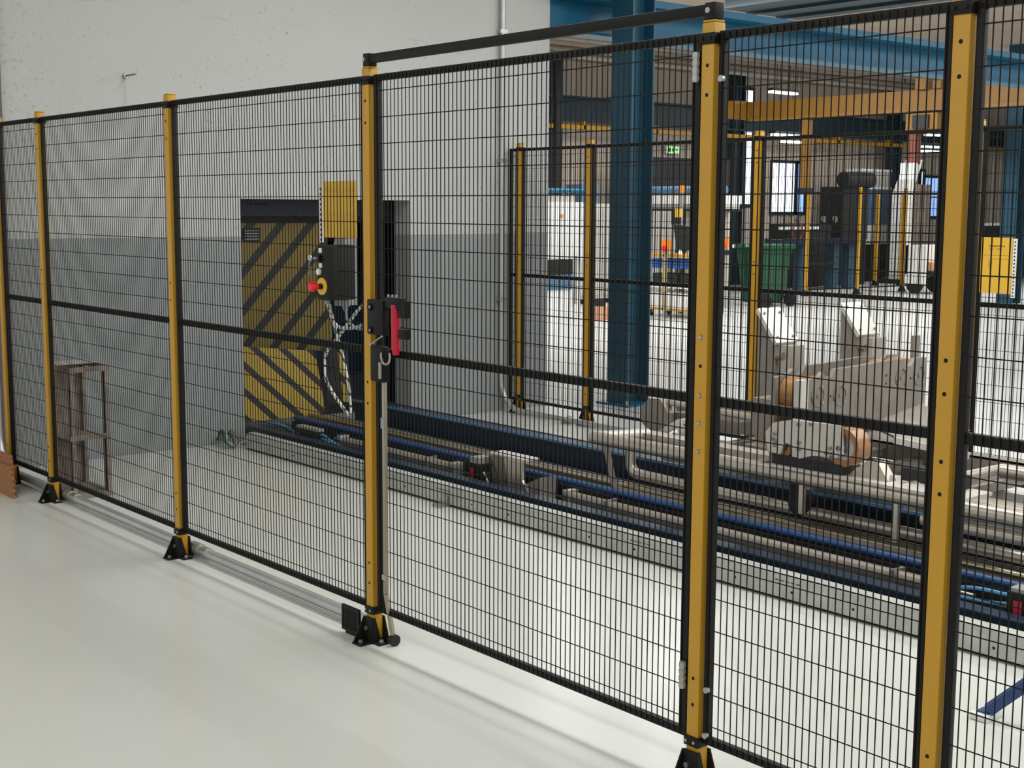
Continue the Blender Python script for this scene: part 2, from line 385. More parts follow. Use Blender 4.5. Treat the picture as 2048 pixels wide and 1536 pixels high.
def mesh_panel(x0, x1, d, label, fwid=.02, name='mesh_fence', pitch=.0225, nh=21, r=.00175, top=TOP, mid=MID, bot=BOT, hx=.098, cut=None, group=None, cat='fence panel'):
    t = thing(name, label, cat, ((x0+x1)/2, d+.02, 0), group)
    y0, y1 = d+.012, d+.032; h = .0115
    build(MB().box(x0, x1, y0, y1, top-h, top+h), 'top_rail', BLK, t, bevel=.002)
    build(MB().box(x0, x1, y0, y1, bot-h, bot+h), 'bottom_rail', BLK, t, bevel=.002)
    build(MB().box(x0+fwid, x1-fwid, y0, y1, mid-.0135, mid+.0135), 'middle_rail', BLK, t, bevel=.002)
    for a in (x0, x1-fwid): build(MB().box(a, a+fwid, y0, y1, bot+h, top-h), 'side_rail', BLK, t, bevel=.002)
    wv = MB(); n = int((x1-x0-fwid*1.4)/pitch); sx = (x0+x1)/2-n*pitch/2
    for i in range(n+1):
        x = sx+i*pitch
        segs = [(bot-.006, top+.006)]
        if cut and cut[0] < x < cut[1]: segs = [(bot-.006, cut[2]), (cut[3], top+.006)]
        for a, b in segs: wv.cyl((x, y0-.0022, a), (x, y0-.0022, b), r, 6, caps=False)
    for k in range(nh):
        z = bot+(k+.5)*(top-bot)/nh
        xs = [(x0+.004, x1-.004)]
        if cut and cut[2] < z < cut[3]: xs = [(x0+.004, cut[0]), (cut[1], x1-.004)]
        for a, b in xs: wv.cyl((a, y0-.0022+2*r, z), (b, y0-.0022+2*r, z), r, 6, caps=False)
    build(wv, 'wire_mesh', WIRE, t, kind='stuff')
    return t
std = (2.025, 1.947, 1.294, 1.214, .31, .232)
fence_post(-8.0, D, 'yellow fence post nearest the wall corner at the far left, behind the brown board', holes=std)
fence_post(POSTS['A'], D, 'yellow fence post to the left of the rusty metal stand', holes=std)
fence_post(POSTS['B'], D, 'yellow fence post between the rusty metal stand and the striped gate', holes=std)
fence_post(POSTS['C'], D, 'yellow fence post carrying the black door latch and red handle', holes=(2.025, 1.947, 1.0, .92, .31, .232))
fence_post(POSTS['D'], D, 'yellow fence post with silver bolts and hinges, right of the mesh door', holes=(2.027, 1.949, 1.212, .314, .236), bolts=(1.292, 1.13, 1.052, .972))
fence_post(POSTS['E'], D, 'nearest and largest yellow fence post, at the right edge of the photo', holes=(2.023, 1.945, 1.296, 1.217, 1.056, .978, .33))
g = .007
BOXCUT = (-4.462, -4.362, 1.27, 1.512)
mesh_panel(-8.0+PW+g, POSTS['A']-g, D, 'short black mesh panel against the wall corner at the far left')
mesh_panel(POSTS['A']+PW+g, POSTS['B']-g, D, 'black mesh panel in front of the rusty metal stand')
mesh_panel(POSTS['B']+PW+g, POSTS['C']-g, D, 'black mesh panel in front of the striped gate, holding the grey control box', cut=BOXCUT)
door = mesh_panel(POSTS['C']+PW+.012, POSTS['D']-.012, D, 'wide black mesh door hinged on the post with silver bolts', fwid=.03, name='mesh_door', cat='door')
mesh_panel(POSTS['D']+PW+g, POSTS['E']-g, D, 'narrow black mesh panel between the two nearest yellow posts')
mesh_panel(POSTS['E']+PW+g, -.95, D, 'black mesh panel cut off by the right edge of the photo')
for z0 in (1.985, .275):
    h = build(MB().cyl((POSTS['D']-.018, D-.002, z0), (POSTS['D']-.018, D-.002, z0+.08), .0085, 12), 'hinge', STEEL, door, label='silver barrel hinge')
    for k in range(4): build(MB().cyl((POSTS['D']-.018, D-.002, z0+.004+.02*k), (POSTS['D']-.018, D-.002, z0+.016+.02*k), .0102, 12), 'knuckle', STEEL, h)
for z in (1.99, .29, .155):
    build(MB().cyl((POSTS['D']+PW+.022, D+.013, z), (POSTS['D']+PW+.022, D+.002, z), .009, 8), 'panel_bolt', STEEL, [r for r in ROOTS if r.get('label', '').startswith('narrow black mesh')][0])
# cross bar above the door
t = thing('door_crossbar', 'black bar bridging the tops of the door posts', 'bar', (-3.35, D+.022, 2.147))
build(MB().box(POSTS['C']+.03, POSTS['D']+.018, D+.007, D+.037, 2.160, 2.190), 'bar', BLK, t, bevel=.002)
for x in (POSTS['C']+.003, POSTS['D']+.004):
    b = build(MB().box(x, x+.038, D+.004, D+.041, 2.148, 2.194), 'end_block', BLK, t, bevel=.003)
    build(MB().cyl((x+.017, D+.006, 2.172), (x+.017, D-.004, 2.172), .008, 8), 'bolt', STEEL, b)

# ---- back fence behind the machine
D2 = 7.0
for x, lab in ((-8.288, 'yellow back fence post nearest the end of the white wall'), (-7.483, 'yellow back fence post between the wall end and the blue column'),
               (-5.863, 'yellow back fence post in front of the green bin'), (-4.265, 'yellow back fence post hidden behind the nearest post')):
    fence_post(x, D2, lab, top=2.149, holes=std, group=None)
def back_panel(a, b, lab): return mesh_panel(a, b, D2, lab, top=2.10, mid=1.108, bot=.103, nh=20)
back_panel(-8.388, -8.288-g, 'very narrow black mesh panel between the white wall and the back fence')
back_panel(-8.288+PW+g, -7.483-g, 'back fence mesh panel in front of the white cabinet')
back_panel(-7.483+PW+g, -5.863-g, 'back fence mesh panel in front of the blue column')
back_panel(-5.863+PW+g, -4.265-g, 'back fence mesh panel behind the roller cradle')
back_panel(-4.265+PW+g, -2.65, 'back fence mesh panel carrying the yellow notice')
for x in (-8.27, -7.465, -5.845):
    pass

def notice(x0, x1, y, z0, z1, side, label, text):
    t = thing('yellow_notice', label, 'sign', ((x0+x1)/2, y, z0))
    build(MB().box(x0, x1, y, y+.003, z0, z1), 'plate', SIGN, t)
    sx = x0-.026 if side < 0 else x1+.004
    st = build(MB().box(sx, sx+.022, y-.002, y+.004, z0-.02, z1-.005), 'perforated_strip', WHITEP, t, label='white perforated strip')
    h = MB(); z = z0-.01
    while z < z1-.02: h.cyl((sx+.011, y-.0024, z), (sx+.011, y+.0, z), .005, 8); z += .02
    build(h, 'strip_holes', HOLE, st, kind='stuff')
    if text:
        # heading, ruled lines and small print, all too blurred in the photo to read letter by letter
        INK = mat('notice_ink', (120, 96, 24), .7, var=0); W = x1-x0; k = MB()
        for a, b in ((.26, .31), (.36, .42), (.44, .50), (.52, .55), (.57, .62), (.64, .69), (.71, .75)): k.box(x0+a*W, x0+b*W, y-.0008, y+.001, z1-.052, z1-.044)
        build(k, 'heading', INK, t, kind='stuff')
        k = MB()
        for zz, a, b in ((.064, .26, .40), (.064, .5, .6), (.07, .28, .38), (.07, .5, .6)): k.box(x0+a*W, x0+b*W, y-.0006, y+.001, z1-zz, z1-zz+.002)
        for i in range(7): k.box(x0+.25*W, x0+.38*W, y-.0006, y+.001, z1-.132-.007*i, z1-.130-.007*i)
        build(k, 'small_print', INK, t, kind='stuff')
        k = MB().box(x0+.1*W, x0+.93*W, y-.0006, y+.001, z1-.101, z1-.0995).box(x0+.2*W, x0+.9*W, y-.0006, y+.001, z1-.122, z1-.1205)
        build(k, 'ruled_lines', INK, t, kind='stuff')
    return t
notice(-4.616, -4.380, 2.895, 1.524, 1.744, -1, 'yellow notice plate above the grey control box', False)
notice(-4.178, -3.985, 6.985, 1.178, 1.492, 1, 'yellow notice with faint print on the back fence at the right', True)

# ---- control box on the fence
t = thing('control_box', 'dark grey control box with red stop button and key, on the mesh panel', 'control box', (-4.41, 2.83, 1.27))
# the box pokes through a cut-out of the mesh, its button face towards the aisle
bx0, bx1, yf = -4.453, -4.374, 2.759
build(MB().box(bx0, bx1, yf+.001, 2.887, 1.290, 1.500), 'housing', GREYBOX, t, bevel=.006)
build(MB().box(bx0-.008, bx0-.001, 2.845, 2.945, 1.262, 1.522), 'mounting_plate', GREYP, t, label='light grey mounting plate')
for z in (1.471, 1.414): build(MB().box(-4.432, -4.412, yf-.002, yf+.002, z, z+.017), 'label_tab', WHITEP, t, label='small white label tab')
ks = build(MB().cyl((-4.422, yf+.002, 1.450), (-4.422, yf-.014, 1.450), .013, 14), 'key_switch', BLK, t)
build(MB().cyl((-4.422, yf-.014, 1.450), (-4.422, yf-.026, 1.450), .006, 10), 'key_barrel', STEEL, ks)
build(MB().ring((-4.422, 1.452), 'y', .004, .012, yf-.048, yf-.044, 14).box(-4.424, -4.420, yf-.048, yf-.024, 1.448, 1.452), 'key', STEEL, ks)
build(MB().tube([(-4.422, yf-.043, 1.444), (-4.424, yf-.050, 1.43), (-4.424, yf-.048, 1.41), (-4.422, yf-.044, 1.385)], .003, 6), 'key_tag', RUST, ks, label='hanging spare key')
build(MB().cyl((-4.430, yf+.002, 1.398), (-4.430, yf-.008, 1.398), .0125, 16), 'push_button', WHITEP, t, label='white push button')
build(MB().cyl((-4.412, yf+.002, 1.343), (-4.412, yf-.003, 1.343), .033, 24), 'stop_disc', SIGN, t, label='yellow ring around the stop button')
st = build(MB().cyl((-4.412, yf-.003, 1.343), (-4.412, yf-.026, 1.343), .011, 14), 'stop_stem', GREYBOX, t)
build(MB().cyl((-4.412, yf-.022, 1.343), (-4.412, yf-.045, 1.343), .0125, 20, r2=.021).cyl((-4.412, yf-.045, 1.343), (-4.412, yf-.056, 1.343), .021, 20, r2=.014), 'stop_button', REDB, st, label='red mushroom stop button')
gl = build(MB().cyl((-4.408, 2.86, 1.290), (-4.408, 2.86, 1.262), .016, 12).cyl((-4.408, 2.86, 1.262), (-4.408, 2.86, 1.246), .012, 12, r2=.008), 'cable_gland', GREYP, t)
build(MB().cyl((-4.44, 2.80, 1.290), (-4.44, 2.80, 1.272), .010, 12), 'cable_gland', GREYP, t)
def spline(pts, n=10):
    P = [Vector(p) for p in pts]; P = [P[0]*2-P[1]]+P+[P[-1]*2-P[-2]]; out = []
    for i in range(1, len(P)-2):
        a, b, c, d = P[i-1:i+3]
        for k in range(n):
            s = k/n; out.append(.5*((2*b)+(c-a)*s+(2*a-5*b+4*c-d)*s*s+(3*b-a-3*c+d)*s**3))
    return out+[P[-2]]
single(MB().tube(spline([(-4.44, 2.80, 1.274), (-4.47, 2.84, 1.21), (-4.46, 2.86, 1.18), (-4.425, 2.87, 1.176), (-4.38, 2.87, 1.18), (-4.33, 2.87, 1.19), (-4.24, 2.86, 1.22)]), .0065, 8),
       'cable', SPIRAL, (-4.44, 2.80, 1.17), 'short white wrapped cable curving from control box to latch post', 'cable')
single(MB().tube(spline([(-4.445, 2.81, 1.273), (-4.50, 2.86, 1.21), (-4.475, 2.87, 1.12), (-4.44, 2.87, 1.05), (-4.41, 2.87, .96), (-4.397, 2.87, .88), (-4.396, 2.87, .852), (-4.412, 2.87, .838), (-4.45, 2.87, .862), (-4.523, 2.87, .913), (-4.570, 2.87, .965), (-4.579, 2.87, 1.02), (-4.56, 2.87, 1.075), (-4.50, 2.88, 1.13), (-4.44, 2.89, 1.19), (-4.35, 2.89, 1.26), (-4.28, 2.89, 1.29)]), .0065, 8),
       'cable', SPIRAL, (-4.45, 2.87, .83), 'white wrapped cable hanging in a long loop below control box', 'cable')
single(MB().tube(spline([(-4.408, 2.86, 1.248), (-4.405, 2.865, 1.215), (-4.385, 2.875, 1.19), (-4.35, 2.88, 1.178), (-4.29, 2.88, 1.185)]), .0055, 8),
       'cable', GREYP, (-4.408, 2.86, 1.17), 'plain grey cable below control box, bending towards latch post', 'cable')

# ---- door latch
XC = POSTS['C']
t = thing('door_latch', 'black safety switch with red pull handle on the mesh door', 'door latch', (-4.1, 2.77, 1.0))
build(MB().box(XC+.075, XC+.175, D-.036, D-.008, 1.185, 1.312), 'mounting_plate', BLK, t, bevel=.004)
for z in (1.285, 1.20):
    build(MB().ring((XC+.098, z), 'y', .006, .013, D-.042, D-.036, 14), 'screw_ring', BLK, t)
    build(MB().cyl((XC+.098, D-.034, z), (XC+.098, D-.041, z), .0055, 8), 'screw', STEEL, t)
build(MB().box(XC+.175, XC+.275, D-.03, D-.002, 1.285, 1.325), 'switch_head', BLK, t, bevel=.004)
for zz in ((1.255, 1.315), (1.18, 1.215)): build(MB().box(XC+.264, XC+.30, D-.028, D-.004, *zz), 'handle_bracket', BLK, t)
for i, x in enumerate((.19, .215, .24)): build(MB().cyl((XC+x, D-.02, 1.325), (XC+x, D-.02, 1.335), .004, 8), 'terminal_screw', STEEL, t)
h = build(MB().cyl((XC+.234, D-.02, 1.30), (XC+.234, D-.02, 1.145), .0165, 16).cyl((XC+.234, D-.02, 1.145), (XC+.234, D-.02, 1.12), .0165, 16, r2=.012), 'pull_handle', RED, t, label='ribbed red pull handle')
for i in range(6): build(MB().ring((XC+.234, D-.02), 'z', .0155, .0178, 1.285-.012*i, 1.291-.012*i, 16), 'grip_rib', RED, h)
build(MB().cyl((XC+.234, D-.02, 1.30), (XC+.234, D-.02, 1.32), .006, 8), 'handle_pin', STEEL, t)
build(MB().cyl((XC+.116, D-.045, 1.152), (XC+.185, D-.045, 1.185), .0032, 8), 'latch_rod', STEEL, t)
build(MB().cyl((XC+.116, D-.05, 1.152), (XC+.116, D-.035, 1.152), .006, 8), 'rod_knob', STEEL, t)
build(MB().box(XC+.098, XC+.180, D-.040, D-.007, 1.015, 1.145), 'lower_housing', BLK, t, bevel=.006)
build(MB().box(XC+.094, XC+.0975, D-.03, D-.007, 1.02, 1.07), 'zinc_plate', STEEL, t)
build(MB().tube([(XC+.205+.028*math.cos(a), D-.045, 1.115+.03*math.sin(a)) for a in [R(x) for x in range(160, 400, 15)]], .004, 8), 'shackle', STEEL, t, label='bright curved shackle')
build(MB().cyl((XC+.168, D-.043, 1.09), (XC+.168, D-.043, 1.03), .007, 10), 'lock_barrel', ALU, t)
t = thing('door_drop_bolt', 'aluminium drop bolt rod running down the latch edge of the door', 'bolt', (XC+.14, D, .01))
build(MB().box(XC+.128, XC+.142, D-.010, D+.006, .215, 1.013), 'profile', ALU, t, bevel=.002)
build(MB().box(XC+.126, XC+.146, D-.014, D-.010, .84, .88), 'guide_clip', STEEL, t); build(MB().box(XC+.126, XC+.146, D-.014, D-.010, .27, .29), 'guide_clip', STEEL, t)
ft = build(MB().bar((XC+.134, D+.000, .215), (XC+.116, D+.040, .045), .014, .016), 'bolt_foot', ALU, t)
build(MB().cyl((XC+.104, D+.047, .022), (XC+.127, D+.047, .022), .022, 14), 'foot_roller', RUBBER, ft)
# pedal-like black grating beside the latch post
t = thing('foot_grate', 'small black slotted foot plate on the floor pipe beside the latch post', 'grate', (XC-.09, D-.01, .01))
a0, a1 = XC-.155, XC-.035
build(MB().box(a0, a1, D-.012, D-.002, .1, .112).box(a0, a1, D-.012, D-.002, .012, .024).box(a0, a0+.01, D-.012, D-.002, .024, .1).box(a1-.01, a1, D-.012, D-.002, .024, .1), 'frame', BLK, t)
for i in range(6): build(MB().box(a0+.018+.0165*i, a0+.027+.0165*i, D-.011, D-.003, .024, .1), 'slat', BLK, t)
build(MB().box(a0+.02, a1-.02, D-.008, D-.004, 0, .014), 'foot', BLK, t)

# ---- floor conduit under the fence
t = thing('floor_conduit', 'galvanised conduit pipe along the floor under the front fence', 'pipe', (-6, D+.075, 0))
yc = D+.078
pth = [(XW+.05, yc, 1.0), (XW+.05, yc, .3)]+[(XW+.05+.22*(1-math.cos(a)), yc, .255-.22*math.sin(a)) for a in [R(x) for x in range(0, 91, 15)]]+[(-7.30, yc, .035)]
build(MB().tube(pth, .024, 12), 'pipe', PIPE, t)
build(MB().cyl((-7.18, yc, .035), (-5.80, yc, .035), .024, 14), 'pipe', PIPE, t)
build(MB().cyl((-5.60, yc, .035), (-4.30, yc, .035), .024, 14), 'pipe', PIPE, t)
for x in (-7.24, -5.70):
    jb = build(MB().cyl((x-.06, yc, .038), (x+.03, yc, .038), .031, 14).cyl((x+.03, yc, .036), (x+.10, yc, .036), .028, 14), 'pipe_coupling', STEEL, t)
    build(MB().box(x-.05, x-.02, yc-.05, yc+.05, 0, .01), 'pipe_foot', STEEL, jb)
build(MB().box(-7.9, -4.30, yc-.036, yc-.031, .0, .008), 'floor_strip', PIPE, t)

# ---- rusty stand behind the left panel
t = thing('metal_stand', 'rusty open metal stand with one shelf behind the left mesh panel', 'stand', (-7.3, 3.05, 0))
x0, x1, y0, y1, H = -7.60, -7.27, 2.895, 3.125, .75
for x in (x0, x1-.03):
    for y in (y0, y1-.03): build(MB().box(x, x+.03, y, y+.004, 0, H).box(x if x == x0 else x+.026, (x if x == x0 else x+.026)+.004, y, y+.03, 0, H), 'leg', RUST, t)
x0 -= .0015; x1 += .0015; y0 -= .0015; y1 += .0015
for z in (H-.03, .0):
    build(MB().box(x0, x1, y0, y0+.004, z, z+.03).box(x0, x1, y1-.004, y1, z, z+.03).box(x0, x0+.004, y0, y1, z, z+.03).box(x1-.004, x1, y0, y1, z, z+.03), 'rim', RUST, t)
build(MB().box(x0, x1-.16, y0, y1, H, H+.004), 'top_plate', STAIN_W, t, label='shiny worn top plate')
build(MB().box(x0+.004, x1-.004, y0+.004, y1-.004, .335, .339).box(x1-.006, x1, y0, y1, .335, .365), 'shelf', RUST, t)
build(MB().box(x0+.004, x1-.004, y0+.004, y1-.004, .03, .034), 'base_plate', RUST, t)
build(MB().box(x0, x0+.004, y0+.03, y1-.03, .03, H-.03), 'back_plate', RUST, t)
# brown board leaning at the left edge
t = thing('leaning_board', 'brown corrugated board leaning on the fence post at the far left', 'board', (-7.9, 2.67, 0))
def sheet(x0, x1, y0, y1, h, dx, th):                   # flat board, foot at y0, top at y1, its right edge leaning left by dx
    return MB().add([(x0,y0,0),(x1,y0,0),(x1-dx,y1,h),(x0-dx,y1,h),(x0,y0+th,0),(x1,y0+th,0),(x1-dx,y1+th,h),(x0-dx,y1+th,h)],
      [(0,1,2,3),(7,6,5,4),(0,4,5,1),(1,5,6,2),(2,6,7,3),(3,7,4,0)])
build(sheet(-8.10, -7.545, 2.668, 2.715, .21, .19, .014), 'sheet', WOOD, t)
build(sheet(-8.10, -7.52, 2.648, 2.685, .16, .12, .014), 'sheet', WOOD, t)

# ================================================================== MACHINE TRACK
XL, XR = -8.30, .8
t = thing('track_bed', 'long machine track with galvanised front channel and blue rails', 'machine', (-3.5, 5.0, 0))
TRACK = t
ch = build(MB().box(XL+.2, XR, 4.45, 4.454, .008, .115).box(XL+.2, XR, 4.45, 4.513, .111, .115).box(XL+.2, XR, 4.45, 4.513, .008, .012).box(XL+.2, XR, 4.509, 4.513, .085, .111), 'front_channel', GALV, t)
hb = MB(); x = XL+.5
while x < XR: hb.cyl((x, 4.451, .045), (x, 4.4492, .045), .006, 8); x += .31
build(hb, 'channel_holes', HOLE, ch, kind='stuff')
INKC = mat('channel_print', (96, 84, 76), .7, var=0)
k = MB()
for xx in (-5.95, -4.42, -3.55):
    for i in range(5): k.box(xx+.028*i, xx+.02+.028*i, 4.4492, 4.4505, .082, .088)
build(k, 'channel_print', INKC, ch, kind='stuff', label='faint dark print')
build(MB().box(XL, XR, 4.58, 4.587, .008, .128).box(XL, XR, 4.56, 4.64, .124, .131), 'blue_web', NAVY, t)
build(MB().box(XL, XR, 4.513, 5.75, 0, .008), 'tray', STAIN_D, t)
build(MB().cyl((XL, 4.95, .147), (XR, 4.95, .147), .018, 14), 'blue_rail', BLUE, t)
build(MB().box(XL, XR, 4.925, 4.975, .008, .125), 'rail_support', DARK, t)
build(MB().cyl((XL, 5.07, .155), (XR, 5.07, .155), .016, 14), 'guide_shaft', SHAFT, t, label='polished guide shaft')
build(MB().box(XL, XR, 5.06, 5.08, .008, .14), 'shaft_support', BEIGEP, t)
build(MB().box(XL, XR, 5.13, 5.20, .10, .12).box(XL, XR, 5.16, 5.17, .008, .1), 'beige_rail', BEIGEP, t)
build(MB().box(XL, XR, 5.22, 5.27, .09, .105), 'blue_strip', NAVY, t)
build(MB().box(XL, XR, 5.30, 5.36, .09, .11), 'beige_rail', BEIGEP, t)
im = MB().box(XL, XR, 5.40, 5.535, .222, .246).box(XL, XR, 5.455, 5.475, .03, .222).box(XL, XR, 5.40, 5.535, .008, .03)
build(im, 'main_beam', NAVY, t, label='dark navy rail beam')
build(MB().box(XL, XR, 5.397, 5.404, .234, .249), 'beam_highlight', mat('highlight_blue', (92, 128, 164), .3, var=.15), t)  # paler strip paints the highlight along the beam's top edge
hx = MB(); x = XL+.3
while x < -5.2: hx.cyl((x, 5.43, .246), (x, 5.43, .252), .006, 6); x += .33
build(hx, 'beam_bolts', STEEL, t, kind='stuff')
# cylinders between front channel and blue rail
for xa, xb, lab in ((-7.42, -6.20, 'left grey pneumatic cylinder in the track'), (-5.20, -2.93, 'long grey pneumatic cylinder in the track')):
    c = build(MB().cyl((xa, 4.78, .118), (xb, 4.78, .118), .030, 18), 'pneumatic_cylinder', STAIN_D, t, label=lab)
    for x in (xa, xb): build(MB().box(x-.025, x+.025, 4.742, 4.818, .078, .156), 'end_cap', STEEL, c, bevel=.004)
    build(MB().cyl((xb if xa > -6 else xa, 4.78, .118), ((xb+.12) if xa > -6 else xa-.1, 4.78, .118), .009, 10), 'piston_rod', SHAFT, c)
    for x in (xa+.3, xb-.25): build(MB().box(x, x+.02, 4.74, 4.82, .008, .155), 'clamp', STEEL, c)
build(MB().box(XL, XR, 4.66, 4.70, .008, .055), 'cable_duct', NAVY, t)
build(MB().box(XL, XR, 4.86, 4.90, .05, .075), 'dark_rail', DARK, t)
# valve blocks with hoses
def valve(x0, x1, y0, y1, z1, label):
    v = build(MB().box(x0, x1, y0, y1, .060, z1), 'valve_block', BLK, TRACK, bevel=.004, label=label)
    build(MB().box(x0+.03, x0+.065, y0-.003, y0, .075, z1-.03), 'red_label', RED, v, label='red label')
    build(MB().box(x0+.005, x1+.01, y0+.01, y1-.01, z1, z1+.015), 'cover', GREYP, v)
    build(MB().box(x0+.02, x1-.02, y0+.02, y1-.005, .008, .061), 'bracket', STEEL, v)
    return v
valve(-7.82, -7.55, 4.655, 4.73, .17, 'black valve block at the left end of the track with blue hoses')
valve(-2.60, -2.30, 4.645, 4.735, .21, 'black valve block at the right end of the track with blue hoses')
def hoses(paths, label, r=.008):
    h = thing('air_hose', label, 'hose', tuple(paths[0][0]))
    for p in paths: build(MB().tube(spline(p, 6), r, 8), 'hose', HOSE, h)
hoses([[(-8.2, 4.66, .15), (-8.0, 4.65, .165), (-7.86, 4.67, .14)], [(-8.2, 4.69, .13), (-8.02, 4.68, .15), (-7.86, 4.69, .12)]], 'pair of blue air hoses entering the left valve block')
hoses([[(-7.54, 4.69, .15), (-7.45, 4.66, .16), (-7.36, 4.68, .12), (-7.30, 4.72, .09)], [(-7.54, 4.69, .12), (-7.46, 4.67, .13), (-7.38, 4.69, .10)]], 'curled blue air hoses right of the left valve block')
hoses([[(-3.0, 4.70, .09), (-2.85, 4.68, .13), (-2.68, 4.68, .14), (-2.60, 4.69, .15)], [(-3.0, 4.67, .08), (-2.8, 4.66, .10), (-2.60, 4.68, .11)], [(-3.05, 4.72, .09), (-2.8, 4.70, .17), (-2.60, 4.70, .18)]], 'blue air hoses entering the right valve block')
# clamp carriage in the middle of the track
SCL = build(MB().box(-5.97, -5.36, 4.72, 4.80, .008, .06), 'stop_clamp', STAIN_D, TRACK, label='stainless stop bracket with a black valve')
build(MB().box(-5.965, -5.85, 4.70, 4.78, .06, .20), 'valve_body', BLK, SCL, bevel=.003)
build(MB().box(-5.955, -5.925, 4.697, 4.70, .075, .17), 'red_label', RED, SCL, label='red label')
build(MB().box(-5.96, -5.88, 4.70, 4.79, .20, .235), 'valve_top', GREYP, SCL)
build(MB().cyl((-5.80, 4.70, .14), (-5.80, 4.665, .14), .03, 14), 'gauge', BLK, SCL); build(MB().tube(spline([(-5.80, 4.67, .17), (-5.76, 4.66, .14), (-5.74, 4.67, .09)]), .005, 8), 'gauge_tube', STEEL, SCL)
build(MB().box(-5.86, -5.54, 4.755, 4.86, .258, .268), 'top_plate', STAIN_W, SCL)
build(MB().box(-5.84, -5.72, 4.76, 4.775, .06, .258), 'back_plate', STAIN_D, SCL)
build(MB().prism([(-5.70, .257), (-5.545, .257), (-5.545, .155), (-5.46, .06), (-5.66, .06), (-5.67, .12)], 'y', 4.735, 4.75), 'side_plate', STAIN, SCL)
build(MB().add([(-5.54,4.745,.13),(-5.40,4.745,.195),(-5.38,4.84,.195),(-5.54,4.84,.13),(-5.50,4.735,.06),(-5.40,4.735,.06),(-5.38,4.835,.06),(-5.50,4.83,.06)],
      [(0,1,2,3),(7,6,5,4),(0,4,5,1),(1,5,6,2),(2,6,7,3),(3,7,4,0)]), 'wedge_block', STAIN_D, SCL)
build(MB().cyl((-5.84, 4.78, .12), (-5.66, 4.78, .12), .02, 12), 'piston', NAVY, SCL)
build(MB().tube(spline([(-5.80, 4.72, .24), (-5.77, 4.69, .26), (-5.74, 4.70, .20), (-5.70, 4.71, .12)]), .006, 8), 'hose', RUBBER, SCL)

# ================================================================== TROLLEY
T = thing('track_trolley', 'stainless tube trolley with roller cradle standing on the track', 'trolley', (-3.9, 5.4, .2))
YF = 5.0; ZF = .408
build(MB().tube([(-5.26, YF, ZF), (.8, YF, ZF)], .037, 18), 'front_tube', STAIN, T)
build(MB().tube([(-5.24, YF+.02, ZF), (-5.2, 5.36, ZF-.015)], .034, 16), 'end_tube', STAIN_W, T)
build(MB().tube([(-5.16, YF, ZF-.03), (-5.10, YF, .19)]+[(-5.10+.05*(1-math.cos(a)), YF, .20-.05*math.sin(a)) for a in [R(x) for x in (20, 45, 70, 90)]]+[(-4.3, YF, .150), (-3.2, YF+.02, .155)], .017, 12), 'bumper_tube', BEIGEP, T)
build(MB().tube([(-5.17, 5.2, ZF-.03), (-5.17, 5.2, .26)]+[(-5.17+.06*(1-math.cos(a)), 5.2, .26-.06*math.sin(a)) for a in [R(x) for x in (20, 45, 70, 90)]]+[(-4.6, 5.2, .195), (-2.0, 5.22, .19), (.8, 5.22, .19)], .030, 14), 'bumper_tube', STAIN, T)
build(MB().box(-5.27, -4.02, 5.30, 5.40, .345, .408), 'box_beam', STAIN, T, bevel=.005)
build(MB().box(-5.27, -4.02, 5.298, 5.402, .4085, .4105), 'beam_lit_top', STAIN_W, T)  # brighter sheet paints the lit top face of the box beam
build(MB().box(-3.93, -2.6, 5.20, 5.32, .33, .40), 'box_beam', STAIN, T, bevel=.005)
build(MB().box(-5.35, .8, 5.90, 5.93, .37, .45).box(-5.35, .8, 5.90, 6.0, .445, .45).box(-5.35, .8, 5.90, 6.0, .365, .372), 'rear_channel', STAIN_D, T)
build(MB().box(-5.35, .8, 5.72, 5.76, .30, .345), 'rear_channel', STAIN_W, T)
for x in (-4.75, -4.3, -3.85, -3.3, -2.4, -1.2): build(MB().box(x, x+.06, 5.0, 5.92, .355, .40), 'cross_member', STAIN_D, T)
build(MB().tube([(-3.36, 5.03, .415), (-3.16, 5.55, .475), (.8, 5.6, .475)], .036, 14), 'diagonal_tube', STAIN, T)
for x, w in ((-3.86, .03), (-3.345, .02), (-3.18, .035)): build(MB().box(x, x+w, YF-.008, YF+.008, .235 if x < -3.8 else .20, .385), 'guide_finger', STAIN, T)
build(MB().box(-3.05, -3.02, 5.56, 5.60, .25, .44).box(-2.6, -2.57, 5.56, 5.6, .25, .44), 'strut', STAIN_D, T)
build(MB().tube([(-3.2, YF, .33), (.8, YF, .33)], .03, 14), 'lower_tube', STAIN, T)
for x in (-4.0, -1.4):
    wv = build(MB().cyl((x, 5.17, .235), (x, 5.23, .235), .062, 20), 'track_wheel', RUBBER, T)
    build(MB().cyl((x, 5.165, .235), (x, 5.235, .235), .02, 12), 'wheel_hub', STEEL, wv)
    build(MB().box(x-.035, x+.035, 5.15, 5.165, .20, .40), 'wheel_fork', DARK, T)
